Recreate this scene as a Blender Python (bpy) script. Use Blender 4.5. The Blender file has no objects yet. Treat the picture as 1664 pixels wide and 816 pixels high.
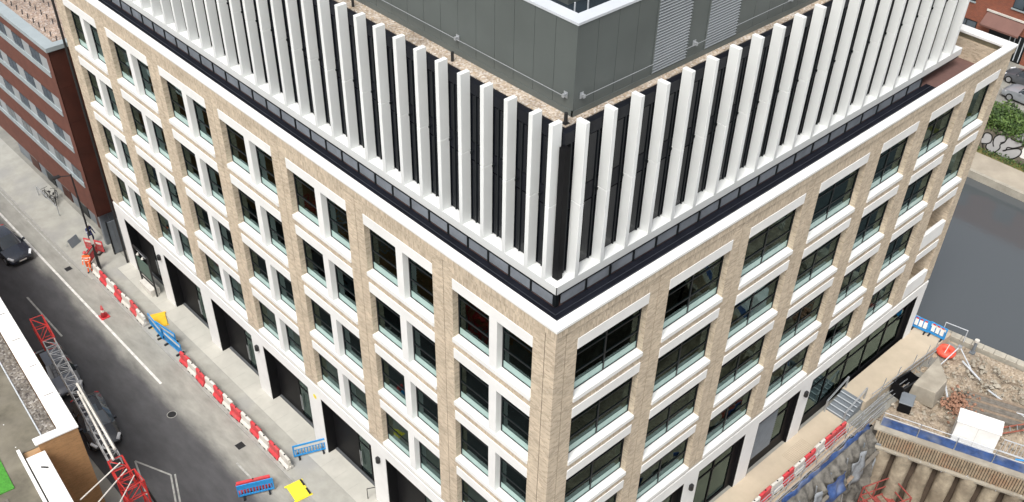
import bpy, bmesh, math, random
from mathutils import Vector, Matrix, noise
random.seed(7)
R = math.radians
scene = bpy.context.scene
C = scene.collection

# ------------------------------------------------------------------ camera
cam_d = bpy.data.cameras.new('camera'); cam = bpy.data.objects.new('camera', cam_d); C.objects.link(cam)
cam_d.sensor_width = 36.0; cam_d.sensor_fit = 'HORIZONTAL'
cam_d.lens = 1676.4 / 1664 * 36.0
cam_d.shift_y = (534.3 - 408) / 1664
cam_d.clip_end = 3000
_y, _p, _r = R(46.11), R(41.53), R(1.50)
fw = Vector((math.cos(_p) * math.cos(_y), math.cos(_p) * math.sin(_y), -math.sin(_p)))
rt = Vector((math.sin(_y), -math.cos(_y), 0)); up = rt.cross(fw)
r2 = math.cos(_r) * rt + math.sin(_r) * up; u2 = -math.sin(_r) * rt + math.cos(_r) * up
M = Matrix((r2, u2, -fw)).transposed().to_4x4(); M.translation = Vector((-20.15, -18.65, 45.39))
cam.matrix_world = M
scene.camera = cam

# ------------------------------------------------------------------ light
SUN_EL, SUN_AZ = R(58), R(205)          # azimuth of the direction towards the sun, from +X counter-clockwise
w = bpy.data.worlds.new('World'); scene.world = w; w.use_nodes = True
nt = w.node_tree; nt.nodes.clear()
sky = nt.nodes.new('ShaderNodeTexSky'); sky.sky_type = 'NISHITA'; sky.sun_disc = False
sky.sun_elevation = SUN_EL; sky.sun_rotation = math.pi / 2 - SUN_AZ
sky.air_density = 1.0; sky.dust_density = 5.0; sky.ozone_density = 0.6
hs = nt.nodes.new('ShaderNodeHueSaturation'); hs.inputs['Saturation'].default_value = 0.35
bg = nt.nodes.new('ShaderNodeBackground'); bg.inputs[1].default_value = 0.13
wo = nt.nodes.new('ShaderNodeOutputWorld')
nt.links.new(sky.outputs[0], hs.inputs['Color']); nt.links.new(hs.outputs[0], bg.inputs[0]); nt.links.new(bg.outputs[0], wo.inputs[0])
sl = bpy.data.lights.new('sun', 'SUN'); sl.energy = 1.5; sl.angle = R(18); sl.color = (1.0, 0.97, 0.92)
so = bpy.data.objects.new('sun', sl); C.objects.link(so)
sd = Vector((math.cos(SUN_EL) * math.cos(SUN_AZ), math.cos(SUN_EL) * math.sin(SUN_AZ), math.sin(SUN_EL)))
so.rotation_euler = sd.to_track_quat('Z', 'Y').to_euler(); so.location = (-30, -30, 80)
vs = scene.view_settings; vs.view_transform = 'Standard'; vs.look = 'None'; vs.gamma = 1.0; vs.use_curve_mapping = False
vs.exposure = 0.65

# ------------------------------------------------------------------ materials
def _nt(name):
    m = bpy.data.materials.new(name); m.use_nodes = True
    t = m.node_tree; b = t.nodes['Principled BSDF']; return m, t, b
def _pos(t, scale=None):
    g = t.nodes.new('ShaderNodeNewGeometry'); return g.outputs['Position']
def mat(name, col, rough=0.6, metal=0.0, var=0.12, vs_=1.2, bump=0.0, bs=20.0, var2=0.0, col2=None, spec=None, coat=0.0):
    """plain colour broken by two scales of noise, optional stains towards col2 and fine relief"""
    m, t, b = _nt(name); L = t.links
    p = _pos(t)
    n1 = t.nodes.new('ShaderNodeTexNoise'); n1.inputs['Scale'].default_value = vs_; n1.inputs['Detail'].default_value = 6; n1.inputs['Roughness'].default_value = 0.62
    L.new(p, n1.inputs['Vector'])
    mr = t.nodes.new('ShaderNodeMapRange'); mr.inputs['From Min'].default_value = 0.3; mr.inputs['From Max'].default_value = 0.7
    mr.inputs['To Min'].default_value = 1 - var; mr.inputs['To Max'].default_value = 1 + var
    L.new(n1.outputs['Fac'], mr.inputs['Value'])
    mx = t.nodes.new('ShaderNodeMix'); mx.data_type = 'RGBA'; mx.blend_type = 'MULTIPLY'; mx.inputs['Factor'].default_value = 1
    L.new(mr.outputs[0], mx.inputs['B']); mx.inputs['A'].default_value = (*col, 1)
    out = mx.outputs['Result']
    if col2:
        n2 = t.nodes.new('ShaderNodeTexNoise'); n2.inputs['Scale'].default_value = vs_ * 0.35; n2.inputs['Detail'].default_value = 5
        L.new(p, n2.inputs['Vector'])
        rp = t.nodes.new('ShaderNodeMapRange'); rp.inputs['From Min'].default_value = 0.48; rp.inputs['From Max'].default_value = 0.66; rp.inputs['To Max'].default_value = var2
        L.new(n2.outputs['Fac'], rp.inputs['Value'])
        m2 = t.nodes.new('ShaderNodeMix'); m2.data_type = 'RGBA'
        L.new(rp.outputs[0], m2.inputs['Factor']); L.new(out, m2.inputs['A']); m2.inputs['B'].default_value = (*col2, 1)
        out = m2.outputs['Result']
    L.new(out, b.inputs['Base Color'])
    b.inputs['Roughness'].default_value = rough; b.inputs['Metallic'].default_value = metal
    if spec is not None: b.inputs['Specular IOR Level'].default_value = spec
    if coat: b.inputs['Coat Weight'].default_value = coat; b.inputs['Coat Roughness'].default_value = 0.08
    if bump:
        n3 = t.nodes.new('ShaderNodeTexNoise'); n3.inputs['Scale'].default_value = bs; n3.inputs['Detail'].default_value = 4
        L.new(p, n3.inputs['Vector'])
        bp_ = t.nodes.new('ShaderNodeBump'); bp_.inputs['Strength'].default_value = bump; bp_.inputs['Distance'].default_value = 0.02
        L.new(n3.outputs['Fac'], bp_.inputs['Height']); L.new(bp_.outputs[0], b.inputs['Normal'])
    return m
def brick_mat(name, c1, c2, mortar, rot=False, bw=0.225, bh=0.075, msize=0.009):
    """brick bond mapped on whichever axis the wall runs along; rot stands the bricks on end"""
    m, t, b = _nt(name); L = t.links
    g = t.nodes.new('ShaderNodeNewGeometry')
    sp = t.nodes.new('ShaderNodeSeparateXYZ'); L.new(g.outputs['Position'], sp.inputs[0])
    sn = t.nodes.new('ShaderNodeSeparateXYZ'); L.new(g.outputs['True Normal'], sn.inputs[0])
    ab = t.nodes.new('ShaderNodeMath'); ab.operation = 'ABSOLUTE'; L.new(sn.outputs['X'], ab.inputs[0])
    gt = t.nodes.new('ShaderNodeMath'); gt.operation = 'GREATER_THAN'; gt.inputs[1].default_value = 0.7; L.new(ab.outputs[0], gt.inputs[0])
    mx = t.nodes.new('ShaderNodeMix'); mx.data_type = 'FLOAT'
    L.new(gt.outputs[0], mx.inputs['Factor']); L.new(sp.outputs['X'], mx.inputs['A']); L.new(sp.outputs['Y'], mx.inputs['B'])
    cb = t.nodes.new('ShaderNodeCombineXYZ')
    if rot:
        L.new(sp.outputs['Z'], cb.inputs[0]); L.new(mx.outputs['Result'], cb.inputs[1])
    else:
        L.new(mx.outputs['Result'], cb.inputs[0]); L.new(sp.outputs['Z'], cb.inputs[1])
    bt = t.nodes.new('ShaderNodeTexBrick'); bt.offset = 0.0 if rot else 0.5
    bt.inputs['Scale'].default_value = 1; bt.inputs['Brick Width'].default_value = bw; bt.inputs['Row Height'].default_value = bh
    bt.inputs['Mortar Size'].default_value = msize; bt.inputs['Mortar Smooth'].default_value = 0.2; bt.inputs['Bias'].default_value = -0.1
    bt.inputs['Color1'].default_value = (*c1, 1); bt.inputs['Color2'].default_value = (*c2, 1); bt.inputs['Mortar'].default_value = (*mortar, 1)
    L.new(cb.outputs[0], bt.inputs['Vector'])
    n = t.nodes.new('ShaderNodeTexNoise'); n.inputs['Scale'].default_value = 0.9; n.inputs['Detail'].default_value = 8; n.inputs['Roughness'].default_value = 0.7
    L.new(g.outputs['Position'], n.inputs['Vector'])
    mr = t.nodes.new('ShaderNodeMapRange'); mr.inputs['From Min'].default_value = 0.3; mr.inputs['From Max'].default_value = 0.7; mr.inputs['To Min'].default_value = 0.84; mr.inputs['To Max'].default_value = 1.14
    L.new(n.outputs['Fac'], mr.inputs['Value'])
    mm = t.nodes.new('ShaderNodeMix'); mm.data_type = 'RGBA'; mm.blend_type = 'MULTIPLY'; mm.inputs['Factor'].default_value = 1
    L.new(bt.outputs['Color'], mm.inputs['A']); L.new(mr.outputs[0], mm.inputs['B']); L.new(mm.outputs['Result'], b.inputs['Base Color'])
    b.inputs['Roughness'].default_value = 0.85
    bu = t.nodes.new('ShaderNodeBump'); bu.inputs['Strength'].default_value = 0.7; bu.inputs['Distance'].default_value = 0.012; bu.invert = True
    L.new(bt.outputs['Fac'], bu.inputs['Height']); L.new(bu.outputs[0], b.inputs['Normal'])
    return m
def glass_mat(name, tint, refl=1.0, wave=0.05, rough=0.01, ior=1.52):
    m = bpy.data.materials.new(name); m.use_nodes = True; t = m.node_tree; t.nodes.clear(); L = t.links
    o = t.nodes.new('ShaderNodeOutputMaterial'); mx = t.nodes.new('ShaderNodeMixShader')
    tr = t.nodes.new('ShaderNodeBsdfTransparent'); tr.inputs[0].default_value = (*tint, 1)
    gl = t.nodes.new('ShaderNodeBsdfGlossy'); gl.inputs['Roughness'].default_value = rough; gl.inputs['Color'].default_value = (refl * .62, refl * .84, refl * .82, 1)
    fr = t.nodes.new('ShaderNodeFresnel'); fr.inputs['IOR'].default_value = ior
    p = _pos(t); n = t.nodes.new('ShaderNodeTexNoise'); n.inputs['Scale'].default_value = 0.8; n.inputs['Detail'].default_value = 1
    L.new(p, n.inputs['Vector']); bu = t.nodes.new('ShaderNodeBump'); bu.inputs['Strength'].default_value = wave; bu.inputs['Distance'].default_value = 0.2
    L.new(n.outputs['Fac'], bu.inputs['Height']); L.new(bu.outputs[0], gl.inputs['Normal']); L.new(bu.outputs[0], fr.inputs['Normal'])
    L.new(fr.outputs[0], mx.inputs[0]); L.new(tr.outputs[0], mx.inputs[1]); L.new(gl.outputs[0], mx.inputs[2]); L.new(mx.outputs[0], o.inputs[0])
    return m
def speckle_mat(name, cols, scale, rough=0.9, bump=0.8, dist=0.03):
    """gravel, rubble: a cell pattern with a colour per cell"""
    m, t, b = _nt(name); L = t.links; p = _pos(t)
    v = t.nodes.new('ShaderNodeTexVoronoi'); v.inputs['Scale'].default_value = scale; L.new(p, v.inputs['Vector'])
    sx = t.nodes.new('ShaderNodeSeparateColor'); L.new(v.outputs['Color'], sx.inputs[0])
    cr = t.nodes.new('ShaderNodeValToRGB'); L.new(sx.outputs[0], cr.inputs[0])
    e = cr.color_ramp.elements
    for i, c in enumerate(cols):
        q = i / (len(cols) - 1)
        el = e[0] if i == 0 else (e[len(e) - 1] if i == len(cols) - 1 else e.new(q))
        el.position = q; el.color = (*c, 1)
    n = t.nodes.new('ShaderNodeTexNoise'); n.inputs['Scale'].default_value = 0.8; n.inputs['Detail'].default_value = 6; L.new(p, n.inputs['Vector'])
    mr = t.nodes.new('ShaderNodeMapRange'); mr.inputs['From Min'].default_value = 0.3; mr.inputs['From Max'].default_value = 0.7; mr.inputs['To Min'].default_value = 0.7; mr.inputs['To Max'].default_value = 1.25
    L.new(n.outputs['Fac'], mr.inputs['Value'])
    mm = t.nodes.new('ShaderNodeMix'); mm.data_type = 'RGBA'; mm.blend_type = 'MULTIPLY'; mm.inputs['Factor'].default_value = 1
    L.new(cr.outputs[0], mm.inputs['A']); L.new(mr.outputs[0], mm.inputs['B']); L.new(mm.outputs['Result'], b.inputs['Base Color'])
    b.inputs['Roughness'].default_value = rough
    bu = t.nodes.new('ShaderNodeBump'); bu.inputs['Strength'].default_value = bump; bu.inputs['Distance'].default_value = dist; bu.invert = True
    L.new(v.outputs['Distance'], bu.inputs['Height']); L.new(bu.outputs[0], b.inputs['Normal'])
    return m
def stripe_z_mat(name, bands, rough=0.8):
    """clothing: colour by height above the wearer's feet (object space)"""
    m, t, b = _nt(name); L = t.links
    tc = t.nodes.new('ShaderNodeTexCoord'); s = t.nodes.new('ShaderNodeSeparateXYZ'); L.new(tc.outputs['Object'], s.inputs[0])
    mr = t.nodes.new('ShaderNodeMapRange'); mr.inputs['From Max'].default_value = 2.0; L.new(s.outputs['Z'], mr.inputs['Value'])
    cr = t.nodes.new('ShaderNodeValToRGB'); cr.color_ramp.interpolation = 'CONSTANT'; L.new(mr.outputs[0], cr.inputs[0])
    e = cr.color_ramp.elements
    e[0].position = 0; e[0].color = (*bands[0][1], 1); e[1].position = bands[1][0] / 2; e[1].color = (*bands[1][1], 1)
    for z, c in bands[2:]:
        q = e.new(z / 2); q.color = (*c, 1)
    L.new(cr.outputs[0], b.inputs['Base Color']); b.inputs['Roughness'].default_value = rough
    return m

BRICK = brick_mat('buff_brick', (0.60, 0.50, 0.375), (0.37, 0.295, 0.215), (0.52, 0.45, 0.355))
SOLDIER = brick_mat('buff_brick_on_end', (0.60, 0.50, 0.375), (0.37, 0.295, 0.215), (0.52, 0.45, 0.355), rot=True)
WHITE = mat('white_precast', (0.73, 0.73, 0.715), 0.6, var=0.05, vs_=0.9, bump=0.08, bs=50, var2=0.30, col2=(0.62, 0.615, 0.60))
GREYSTRIP = mat('grey_stone_strip', (0.52, 0.50, 0.46), 0.7, var=0.08)
FINW = mat('white_fin_paint', (0.73, 0.75, 0.74), 0.45, var=0.035, vs_=0.6, var2=0.25, col2=(0.64, 0.66, 0.65))
FRAME = mat('black_window_frame', (0.010, 0.013, 0.015), 0.45, var=0.1, spec=0.3)
BLACK = mat('black_panel', (0.006, 0.006, 0.007), 0.55, var=0.2, spec=0.15)
GLASS = glass_mat('green_office_glass', (0.33, 0.50, 0.44))
FROST = mat('frosted_film', (0.30, 0.43, 0.40), 0.22, var=0.10, vs_=1.5)
GLASSD = glass_mat('dark_glass', (0.10, 0.12, 0.14))
SHOPGLASS = glass_mat('shop_glass', (0.60, 0.60, 0.52))
LEDGE = mat('interior_ledge', (0.72, 0.74, 0.72), 0.7, var=0.05)
INTF = mat('interior_carpet', (0.075, 0.08, 0.085), 0.9, var=0.2)
INTW = mat('interior_wall', (0.22, 0.23, 0.23), 0.9, var=0.1)
STRIPGLASS = mat('strip_glazing', (0.27, 0.30, 0.34), 0.08, var=0.25, vs_=0.9, spec=0.6)
DECKDARK = mat('dark_roof_gutter', (0.007, 0.008, 0.013), 0.6, var=0.35, vs_=1.5, spec=0.15)
DECKRED = mat('red_brown_deck', (0.135, 0.075, 0.065), 0.8, var=0.15, vs_=2)
PARAIN = mat('inner_parapet_render', (0.30, 0.28, 0.20), 0.85, var=0.25, vs_=1.5)
GRAVEL = speckle_mat('roof_gravel', [(0.30, 0.24, 0.17), (0.42, 0.36, 0.29), (0.24, 0.18, 0.13), (0.52, 0.48, 0.43), (0.34, 0.25, 0.16)], 14)
PLANT = mat('grey_cladding', (0.090, 0.104, 0.100), 0.38, metal=0.0, var=0.10, vs_=0.35)
PLANTD = mat('plant_inner_panel', (0.018, 0.026, 0.034), 0.25, var=0.2)
CAP = mat('pale_metal_cap', (0.50, 0.53, 0.56), 0.4, var=0.05)
SLAT = mat('louvre_slat', (0.26, 0.28, 0.29), 0.4, var=0.05)
STEEL = mat('galvanised_steel', (0.46, 0.48, 0.50), 0.4, metal=0.6, var=0.12, vs_=6)
ASPHALT = mat('asphalt', (0.075, 0.075, 0.078), 0.85, var=0.22, vs_=0.5, bump=0.3, bs=60, var2=0.75, col2=(0.125, 0.122, 0.118))
ASPHALTOLD = mat('worn_asphalt', (0.235, 0.23, 0.205), 0.9, var=0.18, vs_=0.9, bump=0.3, bs=50, var2=0.7, col2=(0.165, 0.165, 0.155))
PAVE = mat('pavement_concrete', (0.34, 0.335, 0.30), 0.88, var=0.13, vs_=1.1, bump=0.15, bs=40, var2=0.6, col2=(0.27, 0.27, 0.265))
KERB = mat('kerb_stone', (0.30, 0.295, 0.275), 0.85, var=0.15, vs_=2)
PLINTH = mat('pale_paving', (0.44, 0.43, 0.385), 0.85, var=0.08, vs_=1.0)
TERR = mat('beige_terrace', (0.46, 0.39, 0.295), 0.9, var=0.08, vs_=0.9, var2=0.35, col2=(0.38, 0.32, 0.25))
PAINT = mat('road_paint', (0.62, 0.61, 0.58), 0.8, var=0.25, vs_=3)
PAINTOLD = mat('worn_paint', (0.36, 0.36, 0.34), 0.85, var=0.3, vs_=3)
TERRA = mat('terracotta_cladding', (0.120, 0.042, 0.028), 0.8, var=0.18, vs_=1.5, bump=0.2, bs=12)
TERRAD = mat('dark_red_panel', (0.055, 0.015, 0.009), 0.55, var=0.25, vs_=0.8)
ZINC = mat('pale_zinc', (0.30, 0.345, 0.36), 0.45, var=0.08)
PALEPANEL = mat('pale_panel', (0.29, 0.31, 0.32), 0.5, var=0.1)
GREYPANEL = mat('grey_panel', (0.16, 0.18, 0.20), 0.5, var=0.12)
ROOFPAV = speckle_mat('brown_roof_ballast', [(0.26, 0.18, 0.14), (0.36, 0.28, 0.22), (0.20, 0.15, 0.12), (0.44, 0.38, 0.34)], 9)
ORANGEBRICK = brick_mat('orange_brown_brick', (0.45, 0.245, 0.105), (0.34, 0.185, 0.08), (0.40, 0.25, 0.13))
REDBRICK = brick_mat('red_house_brick', (0.26, 0.075, 0.04), (0.19, 0.06, 0.038), (0.24, 0.13, 0.09))
DIRTROOF = mat('dirty_felt_roof', (0.135, 0.122, 0.092), 0.95, var=0.35, vs_=0.9, bump=0.3, bs=25, var2=0.7, col2=(0.215, 0.195, 0.155))
COPEW = mat('white_coping_paint', (0.82, 0.82, 0.80), 0.6, var=0.05, vs_=2, var2=0.25, col2=(0.55, 0.53, 0.5))
GREENTURF = mat('green_turf', (0.06, 0.26, 0.03), 0.95, var=0.3, vs_=9, bump=0.8, bs=80)
RED = mat('red_plastic', (0.56, 0.05, 0.06), 0.55, var=0.18, vs_=4, var2=0.55, col2=(0.42, 0.13, 0.12))
WPLAST = mat('white_plastic', (0.62, 0.60, 0.55), 0.55, var=0.12, vs_=3, var2=0.4, col2=(0.42, 0.40, 0.35))
BLUE = mat('blue_plastic', (0.025, 0.26, 0.60), 0.45, var=0.15, vs_=4)
YELLOW = mat('yellow_board', (0.75, 0.45, 0.03), 0.6, var=0.1, vs_=3)
LEMON = mat('lemon_board', (0.78, 0.66, 0.04), 0.6, var=0.1, vs_=3)
CRANERED = mat('crane_red', (0.40, 0.025, 0.022), 0.5, var=0.2, vs_=4)
CRANEGREY = mat('crane_grey', (0.26, 0.265, 0.27), 0.5, var=0.3, vs_=3)
CARBLACK = mat('black_car_paint', (0.008, 0.009, 0.011), 0.25, var=0.1, coat=1.0)
CARNAVY = mat('navy_car_paint', (0.012, 0.017, 0.030), 0.25, var=0.1, coat=1.0)
CARSILVER = mat('silver_car_paint', (0.42, 0.45, 0.49), 0.3, metal=0.4, var=0.05, coat=1.0)
CARGREY = mat('grey_car_paint', (0.12, 0.13, 0.15), 0.3, metal=0.4, var=0.05, coat=1.0)
CARGLASS = mat('car_glass', (0.02, 0.026, 0.032), 0.06, var=0.1, spec=0.8)
CARGLASSP = mat('car_glass_pale', (0.07, 0.09, 0.11), 0.06, var=0.2, spec=0.8)
TYRE = mat('tyre_rubber', (0.012, 0.012, 0.012), 0.85)
RIM = mat('alloy_rim', (0.50, 0.51, 0.53), 0.35, metal=0.7)
LAMPW = mat('headlamp_lens', (0.7, 0.72, 0.74), 0.15)
LAMPR = mat('tail_lamp_lens', (0.45, 0.02, 0.02), 0.2)
DARKMETAL = mat('black_metal', (0.015, 0.015, 0.016), 0.45, var=0.2, vs_=5)
SOIL = speckle_mat('rubble_soil', [(0.27, 0.215, 0.155), (0.35, 0.29, 0.215), (0.20, 0.155, 0.11), (0.40, 0.34, 0.27), (0.26, 0.205, 0.15)], 9, bump=0.6, dist=0.06)
CONC = mat('site_concrete', (0.335, 0.305, 0.25), 0.9, var=0.2, vs_=1.2, bump=0.4, bs=14, var2=0.5, col2=(0.23, 0.20, 0.155))
PILEC = mat('pile_concrete', (0.34, 0.29, 0.215), 0.92, var=0.35, vs_=2.0, bump=0.9, bs=9, var2=0.7, col2=(0.17, 0.135, 0.095))
PITWALL = mat('shotcrete', (0.115, 0.108, 0.095), 0.95, var=0.5, vs_=3.2, bump=1.0, bs=9, var2=0.8, col2=(0.24, 0.225, 0.195))
BLUENET = mat('blue_debris_sheet', (0.04, 0.085, 0.23), 0.6, var=0.4, vs_=2.5, bump=0.6, bs=6, var2=0.7, col2=(0.20, 0.23, 0.30))
TIMBER = mat('weathered_timber', (0.215, 0.165, 0.12), 0.9, var=0.3, vs_=5)
TIMBERG = mat('grey_timber', (0.15, 0.135, 0.115), 0.9, var=0.3, vs_=4)
LAG = mat('brown_lagging', (0.30, 0.235, 0.16), 0.9, var=0.3, vs_=3, var2=0.5, col2=(0.30, 0.15, 0.08))
LAGD = mat('lagging_gap', (0.03, 0.026, 0.022), 0.95)
STONEC = mat('canal_coping_stone', (0.36, 0.335, 0.28), 0.9, var=0.2, vs_=1.5, bump=0.3, bs=12)
TOWPATH = mat('towpath_gravel', (0.35, 0.31, 0.25), 0.95, var=0.16, vs_=0.6, bump=0.3, bs=30)
MOSSY = mat('mossy_verge', (0.13, 0.115, 0.035), 0.95, var=0.4, vs_=2, bump=0.6, bs=20)
GRAFG = mat('grey_spray_paint', (0.42, 0.42, 0.43), 0.7, var=0.08)
GRAFB = mat('black_spray_paint', (0.010, 0.010, 0.010), 0.7)
WALLDARK = mat('old_canal_wall', (0.17, 0.15, 0.12), 0.95, var=0.35, vs_=1.5, bump=0.5, bs=12)
LEAF1 = mat('leaf_mid', (0.055, 0.105, 0.022), 0.7, var=0.4, vs_=3)
LEAF2 = mat('leaf_light', (0.095, 0.155, 0.035), 0.7, var=0.4, vs_=3)
LEAF3 = mat('leaf_dark', (0.028, 0.055, 0.014), 0.7, var=0.4, vs_=3)
ORANGE = mat('orange_float', (0.75, 0.10, 0.06), 0.55, var=0.15, vs_=4)
PINK = mat('pink_canopy', (0.15, 0.075, 0.06), 0.7, var=0.1)
SKIN = mat('skin', (0.42, 0.26, 0.18), 0.6)
GREENB = mat('green_board', (0.075, 0.125, 0.10), 0.5, var=0.15)
CREAMBLIND = mat('cream_blind', (0.34, 0.31, 0.22), 0.8, var=0.06)
def water_mat():
    m, t, b = _nt('canal_water'); L = t.links; p = _pos(t)
    b.inputs['Base Color'].default_value = (0.074, 0.083, 0.089, 1); b.inputs['Roughness'].default_value = 0.06
    b.inputs['Specular IOR Level'].default_value = 1.0; b.inputs['IOR'].default_value = 1.4
    n = t.nodes.new('ShaderNodeTexNoise'); n.inputs['Scale'].default_value = 1.6; n.inputs['Detail'].default_value = 4; L.new(p, n.inputs['Vector'])
    bu = t.nodes.new('ShaderNodeBump'); bu.inputs['Strength'].default_value = 0.06; bu.inputs['Distance'].default_value = 0.1
    L.new(n.outputs['Fac'], bu.inputs['Height']); L.new(bu.outputs[0], b.inputs['Normal'])
    return m
WATER = water_mat()

# ------------------------------------------------------------------ mesh helpers
class MB:
    def __init__(s): s.v = []; s.f = []; s.m = []
    def add(s, vs_, fs, mi=0):
        o = len(s.v); s.v += [tuple(q) for q in vs_]
        for f in fs: s.f.append([i + o for i in f]); s.m.append(mi)
        return s
    def box(s, x0, x1, y0, y1, z0, z1, mi=0):
        x0, x1 = min(x0, x1), max(x0, x1); y0, y1 = min(y0, y1), max(y0, y1); z0, z1 = min(z0, z1), max(z0, z1)
        return s.add([(x0, y0, z0), (x1, y0, z0), (x1, y1, z0), (x0, y1, z0), (x0, y0, z1), (x1, y0, z1), (x1, y1, z1), (x0, y1, z1)],
              [(0, 3, 2, 1), (4, 5, 6, 7), (0, 1, 5, 4), (1, 2, 6, 5), (2, 3, 7, 6), (3, 0, 4, 7)], mi)
    def prism(s, poly, z0, z1, mi=0):           # poly counter-clockwise in x,y
        n = len(poly); vs_ = [(x, y, z0) for x, y in poly] + [(x, y, z1) for x, y in poly]
        fs = [tuple(range(n - 1, -1, -1)), tuple(range(n, 2 * n))] + [(i, (i + 1) % n, n + (i + 1) % n, n + i) for i in range(n)]
        return s.add(vs_, fs, mi)
    def extr(s, prof, x0, x1, mi=0):            # profile in (y,z) swept along x
        n = len(prof); vs_ = [(x0, y, z) for y, z in prof] + [(x1, y, z) for y, z in prof]
        fs = [tuple(range(n - 1, -1, -1)), tuple(range(n, 2 * n))] + [(i, (i + 1) % n, n + (i + 1) % n, n + i) for i in range(n)]
        return s.add(vs_, fs, mi)
    def tube(s, p0, p1, r, n=6, mi=0, r1=None):
        p0, p1 = Vector(p0), Vector(p1); d = p1 - p0
        if d.length < 1e-6: return s
        q = d.to_track_quat('Z', 'Y'); r1 = r if r1 is None else r1; vs_ = []
        for p, rr in ((p0, r), (p1, r1)):
            for i in range(n):
                a = 2 * math.pi * i / n; vs_.append(p + q @ Vector((rr * math.cos(a), rr * math.sin(a), 0)))
        fs = [(i, (i + 1) % n, n + (i + 1) % n, n + i) for i in range(n)] + [tuple(range(n - 1, -1, -1)), tuple(range(n, 2 * n))]
        return s.add(vs_, fs, mi)
    def path(s, pts, r, n=6, mi=0):
        for a, b in zip(pts, pts[1:]): s.tube(a, b, r, n, mi)
        return s
    def beam(s, p0, p1, wd, ht, mi=0):          # rectangular bar along p0-p1, width level, height up
        p0, p1 = Vector(p0), Vector(p1); d = (p1 - p0).normalized(); sd_ = Vector((0, 0, 1)).cross(d)
        if sd_.length < 1e-4: sd_ = Vector((1, 0, 0))
        sd_.normalize(); u = d.cross(sd_); a = sd_ * wd / 2; c = u * ht / 2
        vs_ = [p0 - a - c, p0 + a - c, p0 + a + c, p0 - a + c, p1 - a - c, p1 + a - c, p1 + a + c, p1 - a + c]
        return s.add(vs_, [(0, 3, 2, 1), (4, 5, 6, 7), (0, 1, 5, 4), (1, 2, 6, 5), (2, 3, 7, 6), (3, 0, 4, 7)], mi)
    def torus(s, c, R_, r, axis='Y', n=16, k=6, mi=0):
        vs_ = []; fs = []
        for i in range(n):
            a = 2 * math.pi * i / n
            for j in range(k):
                b = 2 * math.pi * j / k; q = R_ + r * math.cos(b); h = r * math.sin(b)
                if axis == 'Y': p = (c[0] + q * math.cos(a), c[1] + h, c[2] + q * math.sin(a))
                elif axis == 'Z': p = (c[0] + q * math.cos(a), c[1] + q * math.sin(a), c[2] + h)
                else: p = (c[0] + h, c[1] + q * math.cos(a), c[2] + q * math.sin(a))
                vs_.append(p); fs.append((i * k + j, ((i + 1) % n) * k + j, ((i + 1) % n) * k + (j + 1) % k, i * k + (j + 1) % k))
        return s.add(vs_, fs, mi)
    def mesh(s, name, mats, smooth=False):
        me = bpy.data.meshes.new(name); me.from_pydata(s.v, [], s.f)
        for m in (mats if isinstance(mats, (list, tuple)) else [mats]): me.materials.append(m)
        me.polygons.foreach_set('material_index', s.m)
        bm = bmesh.new(); bm.from_mesh(me); bmesh.ops.recalc_face_normals(bm, faces=bm.faces); bm.to_mesh(me); bm.free()
        if smooth: me.polygons.foreach_set('use_smooth', [True] * len(me.polygons))
        me.update(); return me
    def build(s, name, mats, parent=None, loc=None, rz=0, smooth=False):
        return link(name, s.mesh(name, mats, smooth), parent, loc, rz)
def link(name, me, parent=None, loc=None, rz=0):
    o = bpy.data.objects.new(name, me); C.objects.link(o)
    if parent: o.parent = parent
    if loc: o.location = loc
    if rz: o.rotation_euler = (0, 0, rz)
    return o
def tag(o, label, cat, group=None):
    o['label'] = label; o['category'] = cat
    if group: o['group'] = group
    return o
def thing(name, label, cat, loc=(0, 0, 0), rz=0, group=None):
    o = bpy.data.objects.new(name, None); C.objects.link(o); o.location = loc; o.rotation_euler = (0, 0, rz); o.empty_display_size = 0.3
    return tag(o, label, cat, group)
def struct(o): o['kind'] = 'structure'; return o
def stuff(o): o['kind'] = 'stuff'; return o
def copy_tree(o, parent=None):
    c = o.copy(); C.objects.link(c); c.parent = parent
    for ch in list(o.children): copy_tree(ch, c)
    return c
def bevel(o, wd=0.01, seg=1):
    m = o.modifiers.new('bevel', 'BEVEL'); m.width = wd; m.segments = seg; m.limit_method = 'ANGLE'; m.angle_limit = R(40); return o

# ------------------------------------------------------------------ ground, roads, water
E0, E1 = Vector((25.74, -3.45, 0)), Vector((29.55, -13.8, 0))      # edge of the excavation (capping beam line)
PITN = -2.55                                                       # excavation's edge under the walkway
g = MB()
g.add([(-400, -400, -.03), (8, -400, -.03), (8, 500, -.03), (-400, 500, -.03)], [(0, 1, 2, 3)])
g.add([(8, PITN, -.03), (36.2, PITN, -.03), (36.2, 500, -.03), (8, 500, -.03)], [(0, 1, 2, 3)])
g.add([(8, -400, -.03), (37.9, -400, -.03), (37.9, -15, -.03), (8, -15, -.03)], [(0, 1, 2, 3)])
struct(g.build('ground', ASPHALTOLD))
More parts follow.
